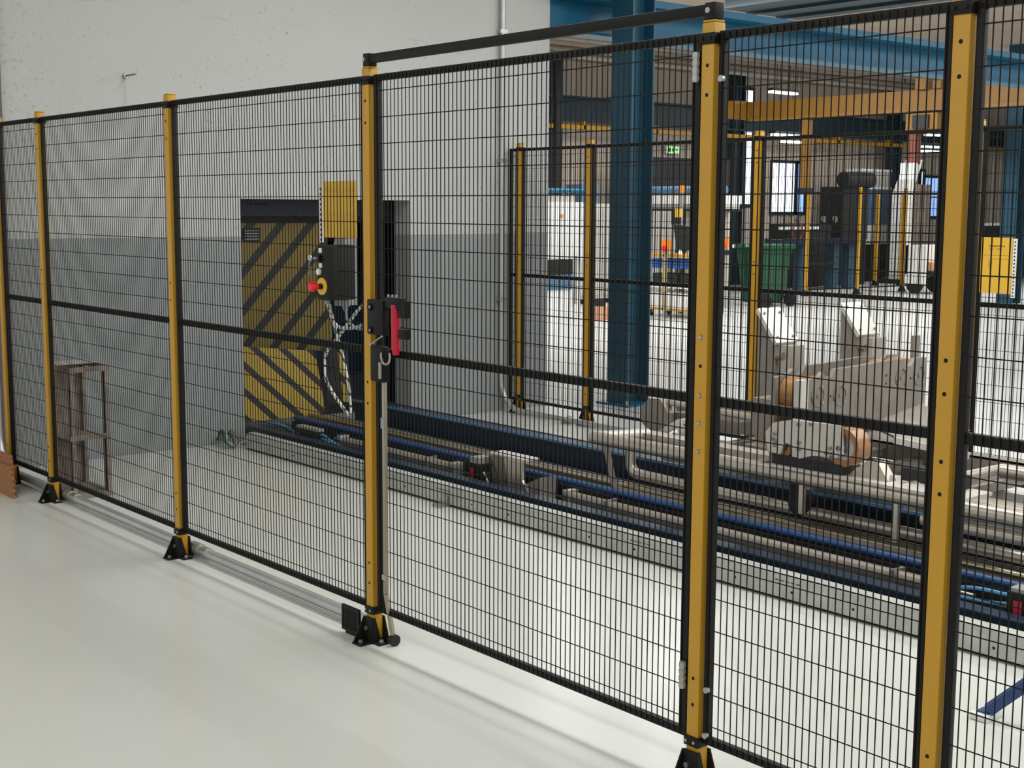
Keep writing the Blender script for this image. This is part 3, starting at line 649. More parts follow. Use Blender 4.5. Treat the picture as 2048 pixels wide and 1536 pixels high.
# bracket cluster on the rear left
build(MB().prism([(-5.38, .42), (-5.40, .50), (-5.33, .57), (-5.24, .575), (-5.18, .50), (-5.19, .40), (-5.28, .36)], 'y', 5.50, 5.58), 'bracket_plate', STAIN_D, T)
build(MB().prism([(-5.38, .42), (-5.40, .50), (-5.33, .57), (-5.24, .575), (-5.18, .50), (-5.19, .40), (-5.28, .36)], 'y', 5.72, 5.76), 'bracket_plate', STAIN_D, T)
build(MB().cyl((-5.24, 5.55, .555), (-4.6, 5.55, .54), .018, 12), 'tie_bar', STAIN, T)
build(MB().box(-5.2, -4.72, 5.58, 5.72, .43, .50), 'bracket_box', STAIN_D, T)
build(MB().add([(-5.22,5.44,.39),(-5.05,5.44,.49),(-4.86,5.44,.49),(-4.86,5.44,.47),(-5.04,5.44,.47),(-5.20,5.44,.38),(-5.22,5.52,.39),(-5.05,5.52,.49),(-4.86,5.52,.49),(-4.86,5.52,.47),(-5.04,5.52,.47),(-5.20,5.52,.38)],
      [(0,1,2,3,4,5),(11,10,9,8,7,6),(0,6,7,1),(1,7,8,2),(2,8,9,3),(3,9,10,4),(4,10,11,5),(5,11,6,0)]), 'ramp_plate', STAIN_W, T)
build(MB().bar((-5.05, 5.44, .48), (-4.99, 5.44, .40), .012, .05), 'gusset', STAIN_W, T)
build(MB().box(-5.0, -4.75, 5.62, 5.68, .50, .58), 'bracket_box', STAIN, T)
build(MB().cyl((-5.45, 5.64, .58), (-5.1, 5.64, .60), .012, 10), 'tie_bar', STAIN_W, T)
# roller cradle: two plates facing along the track, rollers between
XPL = -3.88
out = [(5.04, .41), (5.04, .85), (5.15, .865), (5.17, .885), (5.20, .855), (5.24, .855), (5.27, .893), (5.40, .893), (5.73, .905), (5.82, .90), (5.85, .865), (5.89, .862), (5.93, .90), (6.03, .897), (6.02, .66), (5.82, .585), (5.55, .56), (5.52, .61), (5.47, .63), (5.43, .61), (5.40, .55), (5.2, .50), (5.16, .41)]
for x in (XPL-.025, XPL-.20): build(MB().prism(out, 'x', x, x+.025), 'cradle_plate', STAIN_D, T)  # darker stainless puts the weaker light on these faces into their colour
for y, z in ((5.14, .775), (5.31, .765), (5.81, .81), (5.965, .812)):
    r_ = build(MB().cyl((XPL-.172, y, z), (XPL-.03, y, z), .078, 24), 'roller', PU, T, label='amber roller')
    b_ = build(MB().ring((y, z), 'x', .040, .052, XPL-.002, XPL+.004, 22), 'bearing_ring', STAIN_D, T)
    for a in (70, 190, 310): build(MB().cyl((XPL, y+.046*math.cos(R(a)), z+.046*math.sin(R(a))), (XPL+.010, y+.046*math.cos(R(a)), z+.046*math.sin(R(a))), .007, 8), 'ring_bolt', STEEL, b_)
    build(MB().cyl((XPL, y, z), (XPL+.005, y, z), .012, 10), 'axle_end', STAIN_D, T)
h = MB()
for y, z in ((5.45, .80), (5.45, .76), (5.68, .83), (5.68, .79), (5.235, .765), (5.89, .80)): h.cyl((XPL-.002, y, z), (XPL+.0006, y, z), .006, 8)
build(h, 'plate_holes', HOLE, T, kind='stuff')
build(MB().add([(-3.88,5.55,.60),(-3.88,6.0,.66),(-3.60,6.0,.56),(-3.60,5.62,.50),(-3.89,5.55,.59),(-3.89,6.0,.65),(-3.61,6.0,.55),(-3.61,5.62,.49)],
      [(0,1,2,3),(7,6,5,4),(0,4,5,1),(1,5,6,2),(2,6,7,3),(3,7,4,0)]), 'chute_plate', STAIN_D, T)
build(MB().bar((-3.70, 5.50, .55), (-3.45, 5.75, .48), .03, .03), 'chute_edge', STAIN_W, T)
# front carriage with two amber wheels
build(MB().prism([(-4.045, .60), (-4.0, .65), (-3.90, .675), (-3.62, .685), (-3.61, .55), (-3.77, .525), (-3.845, .50), (-3.87, .555), (-3.93, .565), (-3.955, .505), (-4.03, .51)], 'y', 4.965, 4.985), 'carriage_plate', STAIN_W, T)
build(MB().box(-3.652, -3.63, 4.96, 4.99, .535, .69), 'carriage_edge', STAIN_W, T)
build(MB().prism([(-4.045, .60), (-4.0, .65), (-3.90, .675), (-3.62, .685), (-3.61, .55), (-4.03, .51)], 'y', 5.10, 5.115), 'carriage_plate', STAIN_D, T)
for x, z in ((-3.985, .565), (-3.625, .58)):
    wv = build(MB().ring((x, z), 'y', .060, .088, 4.992, 5.085, 28), 'carriage_wheel', PU, T, label='amber wheel')
    build(MB().ring((x, z), 'y', .012, .061, 5.0, 5.08, 24), 'wheel_hub', STEEL, wv)
    build(MB().cyl((x, 4.96, z), (x, 5.11, z), .012, 12), 'axle', STAIN_D, wv)
hb = MB()
for x, z in ((-4.0, .575), (-3.985, .545), (-3.985, .60), (-3.845, .575), (-3.845, .545), (-3.67, .575), (-3.655, .55), (-3.69, .55), (-3.85, .66), (-3.78, .67)): hb.cyl((x, 4.966, z), (x, 4.955, z), .009, 8)
build(hb, 'plate_bolts', STAIN_D, T, kind='stuff')
build(MB().box(-4.02, -3.62, 4.99, 5.09, .45, .50), 'carriage_base', DARK, T)
build(MB().box(-3.90, -3.86, 4.985, 5.04, .50, .86), 'front_post', STAIN_W, T)
build(MB().box(-4.02, -3.0, 4.97, 5.20, .438, .452), 'deck_plate', STAIN_W, T)
build(MB().add([(-3.62,5.03,.45),(-3.52,5.03,.53),(-3.46,5.03,.53),(-3.40,5.03,.45),(-3.62,5.09,.45),(-3.52,5.09,.53),(-3.46,5.09,.53),(-3.40,5.09,.45)],
      [(0,1,2,3),(7,6,5,4),(0,4,5,1),(1,5,6,2),(2,6,7,3),(3,7,4,0)]), 'wedge', STAIN, T)
build(MB().box(-3.40, -3.1, 5.12, 5.2, .452, .51), 'black_block', DARK, T)
# the two stands with tilted cover plates
def stand(y0, y1, label):
    b = build(MB().prism([(-4.56, .42), (-4.56, 1.10), (-4.44, .935), (-4.44, .80), (-4.40, .60), (-4.40, .42)], 'y', y0+.012, y1-.012), 'side_body', STAIN_D, T, label=label)
    build(MB().add([(-4.57,y0,1.115),(-4.57,y1,1.115),(-4.44,y1,.945),(-4.44,y0,.945),(-4.555,y0,1.13),(-4.555,y1,1.13),(-4.425,y1,.96),(-4.425,y0,.96)],
          [(0,3,2,1),(4,5,6,7),(0,1,5,4),(1,2,6,5),(2,3,7,6),(3,0,4,7)]), 'cover_plate', STAIN_W, b, label='bright tilted cover plate')
    for u, v in ((.15, .15), (.15, .85), (.85, .15), (.85, .85)):
        x = -4.562+.13*u; z = 1.1225-.17*u; y = y0+(y1-y0)*v
        build(MB().cyl((x+.008, y, z+.006), (x+.016, y, z+.012), .007, 8), 'cover_bolt', STAIN_D, b)
    build(MB().box(-4.44, -4.36, y0+.03, y1-.03, .80, .945), 'bearing_block', STAIN, b)
    build(MB().cyl((-4.445, y0+.03, .89), (-4.40, y0+.03, .89), .022, 14), 'clamp_roller', RUST, b)
    build(MB().box(-4.44, -4.20, y0+.04, y1-.04, .775, .795), 'foot_plate', DARK, b)
stand(5.50, 5.68, 'left tilted stand'); stand(6.21, 6.40, 'right tilted stand')
build(MB().box(-4.29, -4.27, 6.50, 6.56, .78, .95), 'small_bracket', STAIN_D, T)
build(MB().box(-4.56, -4.02, 5.42, 6.45, .385, .42), 'stand_base', STAIN_D, T)
build(MB().box(-4.20, -4.07, 5.05, 5.30, .56, .74), 'roller_drive_box', STAIN_D, T)
build(MB().cyl((-4.2, 5.18, .60), (-4.1, 5.18, .60), .03, 12), 'drive_motor', BLK, T)

# ---- blue support foot at lower right
t = thing('support_leg', 'blue sloping support leg on a white foot at the lower right', 'leg', (-2.2, 3.93, 0))
build(MB().bar((-2.222, 3.895, .034), (-1.64, 4.25, .66), .034, .034), 'leg', mat('leg_blue', (34, 60, 112), .45), t)
build(MB().box(-2.268, -2.208, 3.862, 3.968, 0, .024), 'foot_block', WHITEP, t, bevel=.003)
build(MB().box(-2.255, -2.215, 3.88, 3.94, .024, .03), 'foot_plate', BLUE, t)
# small clip under the channel and gravel heap by the wall
t = thing('channel_clip', 'small steel clip at the foot of the galvanised channel', 'clip', (-5.85, 4.42, 0))
build(MB().box(-5.90, -5.82, 4.38, 4.449, 0, .012).box(-5.88, -5.84, 4.44, 4.449, .012, .06), 'plate', STEEL, t)
t = thing('cable_bundle', 'tangle of grey and green cable ends where the track meets the wall', 'cable', (-8.25, 4.40, 0))
for i in range(6):
    a = random.uniform(0, 6); build(MB().tube(spline([(-8.36, 4.36+.02*i, .04), (-8.28+.02*math.cos(a), 4.36+.015*i, .09+.03*math.sin(a)), (-8.2, 4.34+.02*i, .05), (-8.16, 4.38, .012)]), .008, 6), 'cable_end', [GREEN, GREYP, STEEL][i % 3], t)

# ================================================================== STEELWORK
t = thing('steel_column', 'large teal steel column in the middle of the hall', 'column', (-8.06, 8.06, 0))
build(MB().box(-8.18, -7.94, 7.93, 7.948, .016, 4.5), 'flange', TEAL, t)
build(MB().box(-8.18, -7.94, 8.172, 8.19, .016, 4.5), 'flange', TEAL, t)
build(MB().box(-8.07, -8.05, 7.948, 8.172, .016, 4.5), 'web', TEAL, t)
build(MB().box(-8.24, -7.86, 7.86, 8.27, 0, .016), 'base_plate', TEALB, t)
for y in (7.89, 8.235): build(MB().cyl((-7.90, y, .016), (-7.90, y, .05), .014, 8), 'anchor_bolt', STEEL, t)
t = thing('roof_beam', 'bright blue roof beam running from the wall end past the teal column', 'beam', (-8.45, 20, 3.05))
build(MB().box(-8.46, -8.44, 7.46, 40, 3.082, 3.33), 'web', TEALB, t)
build(MB().box(-8.57, -8.33, 7.46, 40, 3.066, 3.084), 'bottom_flange', TEALB, t)
build(MB().box(-8.57, -8.195, 7.46, 40, 3.325, 3.385), 'top_flange', TEALB, t)
t = thing('steel_column', 'slimmer blue steel column behind the yellow notice at the right', 'column', (-12.75, 22.3, 0))
build(MB().box(-12.90, -12.60, 22.15, 22.17, 0, 4.5), 'flange', TEAL, t); build(MB().box(-12.90, -12.60, 22.43, 22.45, 0, 4.5), 'flange', TEAL, t); build(MB().box(-12.76, -12.74, 22.17, 22.43, 0, 4.5), 'web', TEAL, t)
t = thing('crane_girder', 'dark teal crane girder under the ceiling at the top right', 'beam', (-8, 14, 4.0))
build(MB().box(-11.6, -2, 13.2, 14.6, 4.15, 4.45), 'box_girder', TEALD, t); build(MB().box(-11.6, -2, 13.15, 14.65, 4.12, 4.15), 'bottom_flange', TEALD, t)
build(MB().box(-11.6, -2, 13.6, 13.64, 4.08, 4.12).box(-11.6, -2, 14.2, 14.24, 4.08, 4.12), 'rail', TEALD, t)
# runway beam and yellow bus bar along the far wall
t = thing('runway_beam', 'dark teal crane runway beam along the far wall', 'beam', (-19.5, 25, 3.3))
build(MB().box(-19.52, -19.48, 10, 46, 3.33, 3.74), 'web', TEALD, t); build(MB().box(-19.65, -19.35, 10, 46, 3.30, 3.335), 'bottom_flange', TEALD, t); build(MB().box(-19.65, -19.35, 10, 46, 3.735, 3.77), 'top_flange', TEALD, t)
t = thing('bus_bar', 'yellow conductor bar below the runway beam', 'bus bar', (-19.35, 25, 3.1))
build(MB().box(-19.36, -19.30, 10, 46, 3.14, 3.22), 'bar', YELFAR, t)
for y in range(12, 46, 2): build(MB().box(-19.45, -19.30, y, y+.05, 3.13, 3.30), 'hanger', YELFAR, t)
for i, y in enumerate((17.2, 22.47, 28.3)):
    t = thing('wall_column', 'dark steel column against the far wall, %s' % ('behind the white cabinet', 'between the two tall bright windows', 'behind the grey robot pillar')[i], 'column', (-19.75, y, 0))
    build(MB().box(-19.62, -19.36, y, y+.03, 0, 4.5), 'flange', TEALD, t); build(MB().box(-19.62, -19.36, y+.27, y+.30, 0, 4.5), 'flange', TEALD, t); build(MB().box(-19.51, -19.47, y+.03, y+.27, 0, 4.5), 'web', TEALD, t)
# ceiling pipes
for i, (x, z, m_, lab) in enumerate(((-18.6, 4.40, CABGREY, 'pale ceiling pipe nearest the far wall'), (-17.6, 4.36, RUST, 'brown ceiling pipe second from the far wall'), (-16.6, 4.38, STAIN_D, 'grey ceiling pipe farthest from the far wall'))):
    t = thing('ceiling_pipe', lab, 'pipe', (x, 25, 4.3))
    build(MB().cyl((x, 12, z), (x, 45, z), .05, 10), 'pipe', m_, t)
    for y in range(14, 45, 4): build(MB().box(x-.01, x+.01, y, y+.02, z, 4.5), 'hanger', DARK, t)
# yellow travelling crane
CRANE = mat('crane_yellow', (128, 88, 14), .5, var=.06)
t = thing('yellow_crane', 'yellow travelling crane girder high in the hall', 'crane', (-14, 20, 3.2))
build(MB().box(-16.8, -8.6, 19.9, 20.1, 3.32, 3.62), 'girder', CRANE, t); build(MB().box(-16.8, -8.6, 19.85, 20.15, 3.27, 3.32), 'bottom_flange', CRANE, t)
build(MB().box(-17.0, -16.75, 19.4, 20.6, 3.30, 3.62), 'end_carriage', CRANE, t)
hs = build(MB().box(-13.35, -12.75, 19.8, 20.2, 2.95, 3.25), 'hoist', CRANE, t)
build(MB().box(-13.2, -13.0, 19.8, 20.2, 3.62, 3.8).box(-12.9, -12.75, 19.85, 20.1, 3.62, 3.75), 'hoist_trolley', CRANE, hs)
build(MB().box(-13.2, -12.9, 19.76, 19.8, 2.98, 3.2), 'hoist_motor', DARK, hs)
build(MB().box(-13.34, -13.20, 19.9, 20.05, 2.40, 2.95), 'hoist_mast', mat('hoist_brown', (120, 60, 40), .5), t)
build(MB().box(-15.58, -15.46, 19.9, 20.05, 2.02, 3.27), 'lifting_mast', CRANE, t)
build(MB().box(-15.62, -15.42, 19.86, 20.1, 1.92, 2.02), 'mast_head', DARK, t)
build(MB().box(-13.45, -13.15, 19.85, 19.9, 2.15, 2.42), 'pendant_cover', CREAM, t)

# ---- windows and doors of the far wall
def window(n, y0, y1, z0, z1, m_, bars=0):
    o = struct(MB().box(-19.98, -19.93, y0-.07, y0, z0-.07, z1+.07).box(-19.98, -19.93, y1, y1+.07, z0-.07, z1+.07).box(-19.98, -19.93, y0, y1, z1, z1+.07).box(-19.98, -19.93, y0, y1, z0-.07, z0), 'window_%d' % n, TEALD)
    build(MB().box(-19.96, -19.945, y0, y1, z0, z1), 'pane', m_, o)
    for i in range(bars): build(MB().box(-19.944, -19.93, y0, y1, z0+(i+1)*(z1-z0)/(bars+1)-.015, z0+(i+1)*(z1-z0)/(bars+1)+.015), 'glazing_bar', TEALD, o)
window(1, 22.77, 23.05, 2.4, 4.28, SKYW); window(2, 23.47, 23.70, 1.75, 4.24, SKYW)
window(3, 24.45, 25.30, 1.58, 2.68, SKYW, 0); window(4, 25.32, 25.62, 1.58, 2.68, SKYB, 0)
window(5, 30.35, 30.48, 1.48, 2.6, SKYW); window(6, 30.52, 31.6, 1.48, 2.45, SKYB, 1)
window(7, 36.2, 36.7, 1.5, 2.6, SKYW); window(8, 37.6, 38.1, 1.5, 2.6, SKYW)
t = thing('exit_sign', 'lit green exit sign on the far wall', 'exit sign', (-19.9, 21.1, 2.85))
build(MB().box(-19.93, -19.88, 20.9, 21.3, 2.78, 2.95), 'case', WHITEP, t)
build(MB().box(-19.879, -19.874, 20.92, 21.28, 2.80, 2.93), 'lit_panel', EXITG, t)
k = MB().box(-19.873, -19.870, 20.96, 21.03, 2.82, 2.91).box(-19.873, -19.870, 21.07, 21.11, 2.83, 2.90).cyl((-19.873, 21.09, 2.91), (-19.870, 21.09, 2.91), .014, 8).prism([(21.16, 2.87), (21.22, 2.90), (21.22, 2.84)], 'x', -19.873, -19.870)
build(k, 'pictogram', mat('exit_green', (20, 110, 50), .5), t, kind='stuff')
# hanging luminaires
for x, y, z, l, lab in ((-17, 21.1, 3.87, .8, 'fluorescent fitting just above the left end of the yellow crane girder'), (-16.6, 20.9, 3.42, .5, 'short fluorescent fitting just under the left end of the yellow crane girder'),
        (-17.4, 21.7, 3.10, .8, 'upper fluorescent fitting above the bright door'), (-16.8, 21.2, 2.93, .7, 'lower fluorescent fitting above the bright door'),
        (-17, 26.15, 3.0, .6, 'upper fluorescent fitting of the pair above the blue window'), (-16.7, 25.7, 2.88, .6, 'lower fluorescent fitting of the pair above the blue window'),
        (-17.3, 26.4, 3.44, .3, 'small lamp behind the hoist, upper left of five'), (-16.4, 25.7, 3.36, .3, 'small lamp behind the hoist, upper right of five'), (-17.6, 27.0, 3.31, .2, 'small lamp behind the hoist, lower left of five'), (-17.5, 27.25, 3.31, .2, 'small lamp behind the hoist, lower right of five'),
        (-14.5, 25.2, 3.95, 1.2, 'fluorescent fitting under the ceiling left of the nearest post'), (-13.0, 23.5, 4.2, 1.0, 'fluorescent fitting under the ceiling right of the nearest post')):
    t = thing('hall_luminaire', lab, 'ceiling light', (x, y, z), 'fluorescent fittings in the far hall')
    build(MB().box(x-.08, x+.08, y-l/2, y+l/2, z+.02, z+.07), 'housing', TEALD, t)
    build(MB().box(x-.06, x+.06, y-l/2+.02, y+l/2-.02, z-.02, z+.02), 'tube', LAMP, t)
    build(MB().cyl((x, y-l/4, z+.07), (x, y-l/4, 4.5), .006, 6).cyl((x, y+l/4, z+.07), (x, y+l/4, 4.5), .006, 6), 'hanger', DARK, t)

# ================================================================== FAR HALL CONTENTS
t = thing('white_cabinet', 'white machine cabinet beside the wall end', 'cabinet', (-17.0, 15.1, 0))
build(MB().box(-17.6, -16.6, 14.3, 15.48, .75, 1.74), 'body', CREAM, t, bevel=.01)
build(MB().box(-17.6, -16.62, 14.3, 15.46, .0, .75), 'lower_body', CREAM, t)
build(MB().box(-16.62, -16.60, 14.5, 15.25, .30, .80), 'window', PANELB, t, label='dark blue lower window'); build(MB().box(-16.61, -16.595, 14.5, 15.25, .55, .80), 'window_shade', GREYBOX, t)
build(MB().box(-16.6, -16.57, 15.30, 15.34, .05, .85), 'edge_post', GREYP, t)
build(MB().box(-16.6, -16.59, 14.95, 15.03, 1.48, 1.54), 'warning_sticker', ORANGE, t)
build(MB().box(-17.6, -16.7, 14.3, 15.4, 1.74, 1.86), 'top_tray', CABGREY, t)
t = thing('blue_duct', 'teal pipe lying on top of the white cabinet', 'pipe', (-16.7, 15.0, 1.9))
build(MB().cyl((-16.7, 14.2, 1.925), (-16.7, 15.6, 1.925), .045, 12), 'pipe', TEALB, t)
build(MB().box(-16.74, -16.66, 14.35, 14.4, 1.86, 1.9).box(-16.74, -16.66, 15.2, 15.25, 1.86, 1.9), 'saddle', STEEL, t)
t = thing('grey_cabinet', 'pale grey cabinet between the white cabinet and the blue column', 'cabinet', (-17.3, 16.3, 0))
build(MB().box(-17.8, -17.0, 15.75, 16.9, .08, 1.72), 'body', CABGREY, t, bevel=.01); build(MB().box(-17.7, -17.1, 15.85, 16.8, 0, .08), 'plinth', DARK, t)
build(MB().box(-17.0, -16.985, 15.8, 16.28, .15, 1.65).box(-17.0, -16.985, 16.32, 16.85, .15, 1.65), 'door', CABGREY, t); build(MB().box(-17.6, -17.2, 16.0, 16.4, 1.72, 2.05), 'top_unit', PANELB, t)
t = thing('carton', 'small brown carton on the floor left of the blue column', 'box', (-14.45, 13.85, 0))
build(MB().box(-14.56, -14.36, 13.75, 13.95, 0, .20), 'body', CARD, t); build(MB().box(-14.52, -14.40, 13.80, 13.9, .20, .29), 'contents', DARK, t)
t = thing('far_pillar', 'thin dark pillar beside the white wall end in the far hall', 'pillar', (-19.0, 17.05, 0))
build(MB().box(-19.05, -18.95, 16.98, 17.10, 2.0, 4.5), 'upright', DARK, t); build(MB().prism([(16.98, 2.0), (17.1, 2.0), (17.1, 1.8)], 'x', -19.05, -18.95), 'foot', DARK, t); build(MB().box(-19.04, -18.96, 17.0, 17.09, 0, 2.0), 'lower_upright', DARK, t)
# yellow parts cart
t = thing('parts_cart', 'yellow framed cart with blue bins right of the blue column', 'cart', (-14.0, 15.4, 0))
cx0, cx1, cy0, cy1 = -14.62, -13.66, 15.0, 15.5
for x in (cx0, cx0+.32, cx1-.03):
    for y in (cy0, cy1-.03): build(MB().box(x, x+.03, y, y+.03, .10, .95), 'upright', YELFAR, t)
for z in (.92, .10): build(MB().box(cx0, cx1, cy0, cy0+.03, z, z+.035).box(cx0, cx1, cy1-.03, cy1, z, z+.035).box(cx0, cx0+.03, cy0, cy1, z, z+.035).box(cx1-.03, cx1, cy0, cy1, z, z+.035), 'frame_rail', YELFAR, t)
build(MB().box(cx0+.03, cx1-.03, cy0+.04, cy1-.04, .13, .38), 'white_box', WHITEP, t, label='white lower box')
build(MB().box(cx0+.03, cx1-.03, cy0+.03, cy1-.03, .44, .46).box(cx0+.03, cx1-.03, cy0+.03, cy1-.03, .9, .92), 'shelf', CREAM, t)
for i in range(6): build(MB().box(cx0+.05+.145*i, cx0+.18+.145*i, cy0+.05, cy1-.1, .74, .88), 'bin', TRAYB, t)
for i in range(3): build(MB().box(cx0+.06+.29*i, cx0+.30+.29*i, cy0+.06, cy1-.1, .46, .66), 'dark_crate', DARK, t)
for x in (cx0+.05, cx1-.05):
    for y in (cy0+.05, cy1-.05):
        c = build(MB().cyl((x-.02, y, .05), (x+.02, y, .05), .05, 14), 'castor', RUBBER, t); build(MB().box(x-.03, x+.03, y-.01, y+.01, .05, .11), 'fork', STEEL, c)
for i in range(5):
    x = -14.45+.16*i
    single(MB().cyl((x, 15.2, .955), (x, 15.2, 1.0), .03, 10).cyl((x, 15.2, 1.0), (x, 15.2, 1.02), .015, 8), 'fitting', [RED, STEEL, WHITEP, STEEL, WHITEP][i], (x, 15.2, .955), '%s on top of the yellow cart, %s from the left' % (['small red part', 'small steel part', 'small white part', 'small steel part', 'small white part'][i], ['first', 'second', 'third', 'fourth', 'fifth'][i]), 'part', 'small parts on the cart')
t = thing('office_seat', 'dark machine seat with a white sheet, behind the yellow cart', 'seat', (-14.4, 15.9, 0))
build(MB().prism([(-14.8, 1.40), (-14.45, 1.36), (-14.2, 1.38), (-14.2, 1.0), (-14.72, 1.0)], 'y', 15.75, 15.83), 'backrest', DARK, t)
build(MB().prism([(-14.36, 1.05), (-14.30, 1.30), (-14.12, 1.37), (-14.16, 1.22), (-14.08, 1.12), (-14.2, 1.03)], 'y', 15.70, 15.72), 'white_sheet', WHITEP, t)
build(MB().box(-14.75, -14.1, 15.75, 16.3, .92, 1.0), 'seat_base', DARK, t)
for x in (-14.7, -14.2):
    for y in (15.8, 16.2): build(MB().box(x, x+.05, y, y+.05, 0, .92), 'leg', DARK, t)
for i, (x, y, lab) in enumerate(((-14.10, 14.86, 'orange stop box on a thin post beside the cart'), (-14.74, 16.9, 'orange stop box on a thin post left of the green bin'))):
    t = thing('stop_box', lab, 'stop button', (x, y, 0))
    build(MB().box(x-.08, x+.08, y-.03, y+.03, 1.02, 1.18), 'box', ORANGE, t); build(MB().cyl((x+.02, y-.03, 1.05), (x+.02, y-.08, 1.05), .04, 12), 'button', REDB, t); build(MB().box(x-.02, x+.02, y-.015, y+.015, 0, 1.02), 'stand', GREYP, t)
t = thing('signal_beacon', 'yellow and black signal post behind the cart', 'beacon', (-15.4, 16.6, 0))
build(MB().cyl((-15.42, 16.6, 0), (-15.42, 16.6, 1.9), .03, 10), 'pole', STEEL, t); build(MB().cyl((-15.42, 16.6, 1.9), (-15.42, 16.6, 2.02), .055, 12), 'lens', ORANGE, t); build(MB().box(-15.47, -15.36, 16.5, 16.56, 1.50, 1.64), 'tag', SIGN, t); build(MB().box(-15.6, -15.4, 16.55, 16.7, 1.38, 1.62), 'junction', DARK, t)
t = thing('silver_conveyor', 'silver and blue raised conveyor right of the blue column', 'conveyor', (-16.0, 17.2, 0))
build(MB().box(-16.9, -14.9, 17.0, 17.5, 1.72, 1.86), 'side_panel', WHITEP, t); build(MB().cyl((-16.9, 17.1, 1.95), (-14.9, 17.1, 1.95), .07, 14), 'roller_tube', PANELB, t)
build(MB().box(-16.9, -14.9, 17.0, 17.5, 1.60, 1.64), 'rail', DARK, t); build(MB().box(-16.9, -14.9, 17.05, 17.45, 1.64, 1.72), 'frame', CABGREY, t)
for x in (-16.8, -15.9, -15.0): build(MB().box(x, x+.08, 17.2, 17.28, 0, 1.60), 'leg', CABGREY, t)
t = thing('dark_canopy', 'large black canopy over the conveyor at the far wall', 'canopy', (-18.6, 20.3, 0))
build(MB().box(-18.9, -18.3, 18.7, 21.1, 2.08, 2.62), 'hood', DARK, t)
for y in (18.8, 20.9): build(MB().box(-18.8, -18.7, y, y+.1, 0, 2.08), 'leg', DARK, t)
build(MB().box(-18.85, -18.35, 18.8, 19.6, 0, 1.9), 'grey_front', CABGREY, t)
build(MB().box(-18.85, -18.35, 19.7, 20.7, .0, 1.5), 'grey_front', STAIN_D, t)
t = thing('wheeled_bin', 'dark green wheeled bin behind the back fence', 'bin', (-14.9, 18.1, 0))
bx = (-15.22, -14.55, 17.8, 18.4)
build(MB().add([(-15.14,17.86,.06),(-14.66,17.86,.06),(-14.66,18.36,.06),(-15.14,18.36,.06),(-15.24,17.78,.98),(-14.54,17.78,.98),(-14.54,18.42,.98),(-15.24,18.42,.98)],
      [(0,3,2,1),(4,5,6,7),(0,1,5,4),(1,2,6,5),(2,3,7,6),(3,0,4,7)]), 'body', GREEN, t, bevel=.02)
build(MB().box(-15.30, -14.50, 17.74, 18.46, .98, 1.05), 'lid', GREEN, t, bevel=.015); build(MB().cyl((-15.2, 17.72, 1.0), (-14.6, 17.72, 1.0), .02, 10), 'handle', GREEN, t)
for y in (17.8, 18.42): build(MB().cyl((-14.56, y-.03, .12), (-14.56, y+.03, .12), .12, 18), 'wheel', RUBBER, t)
for x in (-15.25, -14.95, -14.85): build(MB().cyl((x, 17.735, 1.01), (x, 17.72, 1.01), .03, 10), 'rivet', WHITEP, t)
build(MB().box(-15.06, -15.03, 17.76, 17.80, .1, .95).box(-14.78, -14.75, 17.76, 17.80, .1, .95), 'rib', GREEN, t)
t = thing('work_gantry', 'dark blue work table on tall legs in the far hall', 'table', (-17.2, 22.5, 0))
for x, y in ((-17.2, 21.35), (-17.2, 21.95), (-17.2, 23.0), (-17.2, 23.55)):
    build(MB().box(x-.09, x+.09, y, y+.2, 0, .94), 'leg', mat('leg_teal', (40, 78, 100), .5), t)
build(MB().box(-17.4, -17.0, 21.15, 23.85, .94, 1.05), 'table_top', NAVY, t)
build(MB().box(-17.35, -17.05, 22.1, 23.0, .52, .57), 'cross_rail', DARK, t)
t = thing('press_unit', 'dark machine with round hood standing behind the blue work table', 'machine', (-18.1, 23.9, 0))
build(MB().box(-18.4, -17.9, 22.5, 23.95, .98, 1.33), 'bed', DARK, t); build(MB().box(-18.6, -18.0, 24.5, 25.4, .98, 2.13), 'column', DARK, t)
build(MB().cyl((-18.0, 24.45, 2.28), (-18.0, 25.45, 2.28), .17, 16), 'hood', DARK, t); build(MB().box(-18.5, -17.95, 22.5, 25.3, 0, .98), 'base', GREYBOX, t)
for y in (22.8, 23.2, 23.65, 24.05): build(MB().cyl((-17.9, y, 1.43), (-17.85, y, 1.43), .07, 12), 'hand_wheel', STEEL, t)
build(MB().box(-17.9, -17.86, 22.2, 23.5, 1.22, 1.28), 'chrome_rail', WHITEP, t, label='bright chrome rail')
build(MB().ring((22.75, 1.18), 'x', .16, .18, -17.85, -17.83, 20), 'red_hose', mat('hose_rust', (150, 70, 50), .5), t)
t = thing('operator_console', 'tall blue and white control panel near the far wall', 'control panel', (-18.6, 26.4, 0))
build(MB().box(-18.9, -18.5, 25.8, 26.95, 1.30, 2.10), 'blue_field', PANELB, t); build(MB().box(-18.9, -18.5, 25.8, 26.95, 2.15, 2.50), 'upper_screen', CABGREY, t)
for z in (2.10, 2.50): build(MB().box(-18.9, -18.48, 25.8, 26.95, z, z+.05), 'white_band', WHITEP, t)
build(MB().box(-18.9, -18.5, 25.8, 26.95, .85, 1.30), 'lower_panel', CREAM, t); build(MB().box(-18.8, -18.55, 25.9, 26.85, 0, .85), 'stand', GREYBOX, t)
t = thing('robot_pillar', 'tall pale pillar with a slanted top beside the control panel', 'robot', (-17.6, 26.5, 0))
build(MB().prism([(26.0, .1), (26.35, .1), (26.35, 2.1), (26.7, 2.75), (26.45, 2.75), (26.0, 2.0)], 'x', -17.8, -17.5), 'arm', CREAM, t); build(MB().box(-17.9, -17.4, 26.42, 26.9, .1, 2.2), 'mast', RUST, t); build(MB().box(-18, -17.3, 25.9, 27.0, 0, .1), 'base', GREYBOX, t)
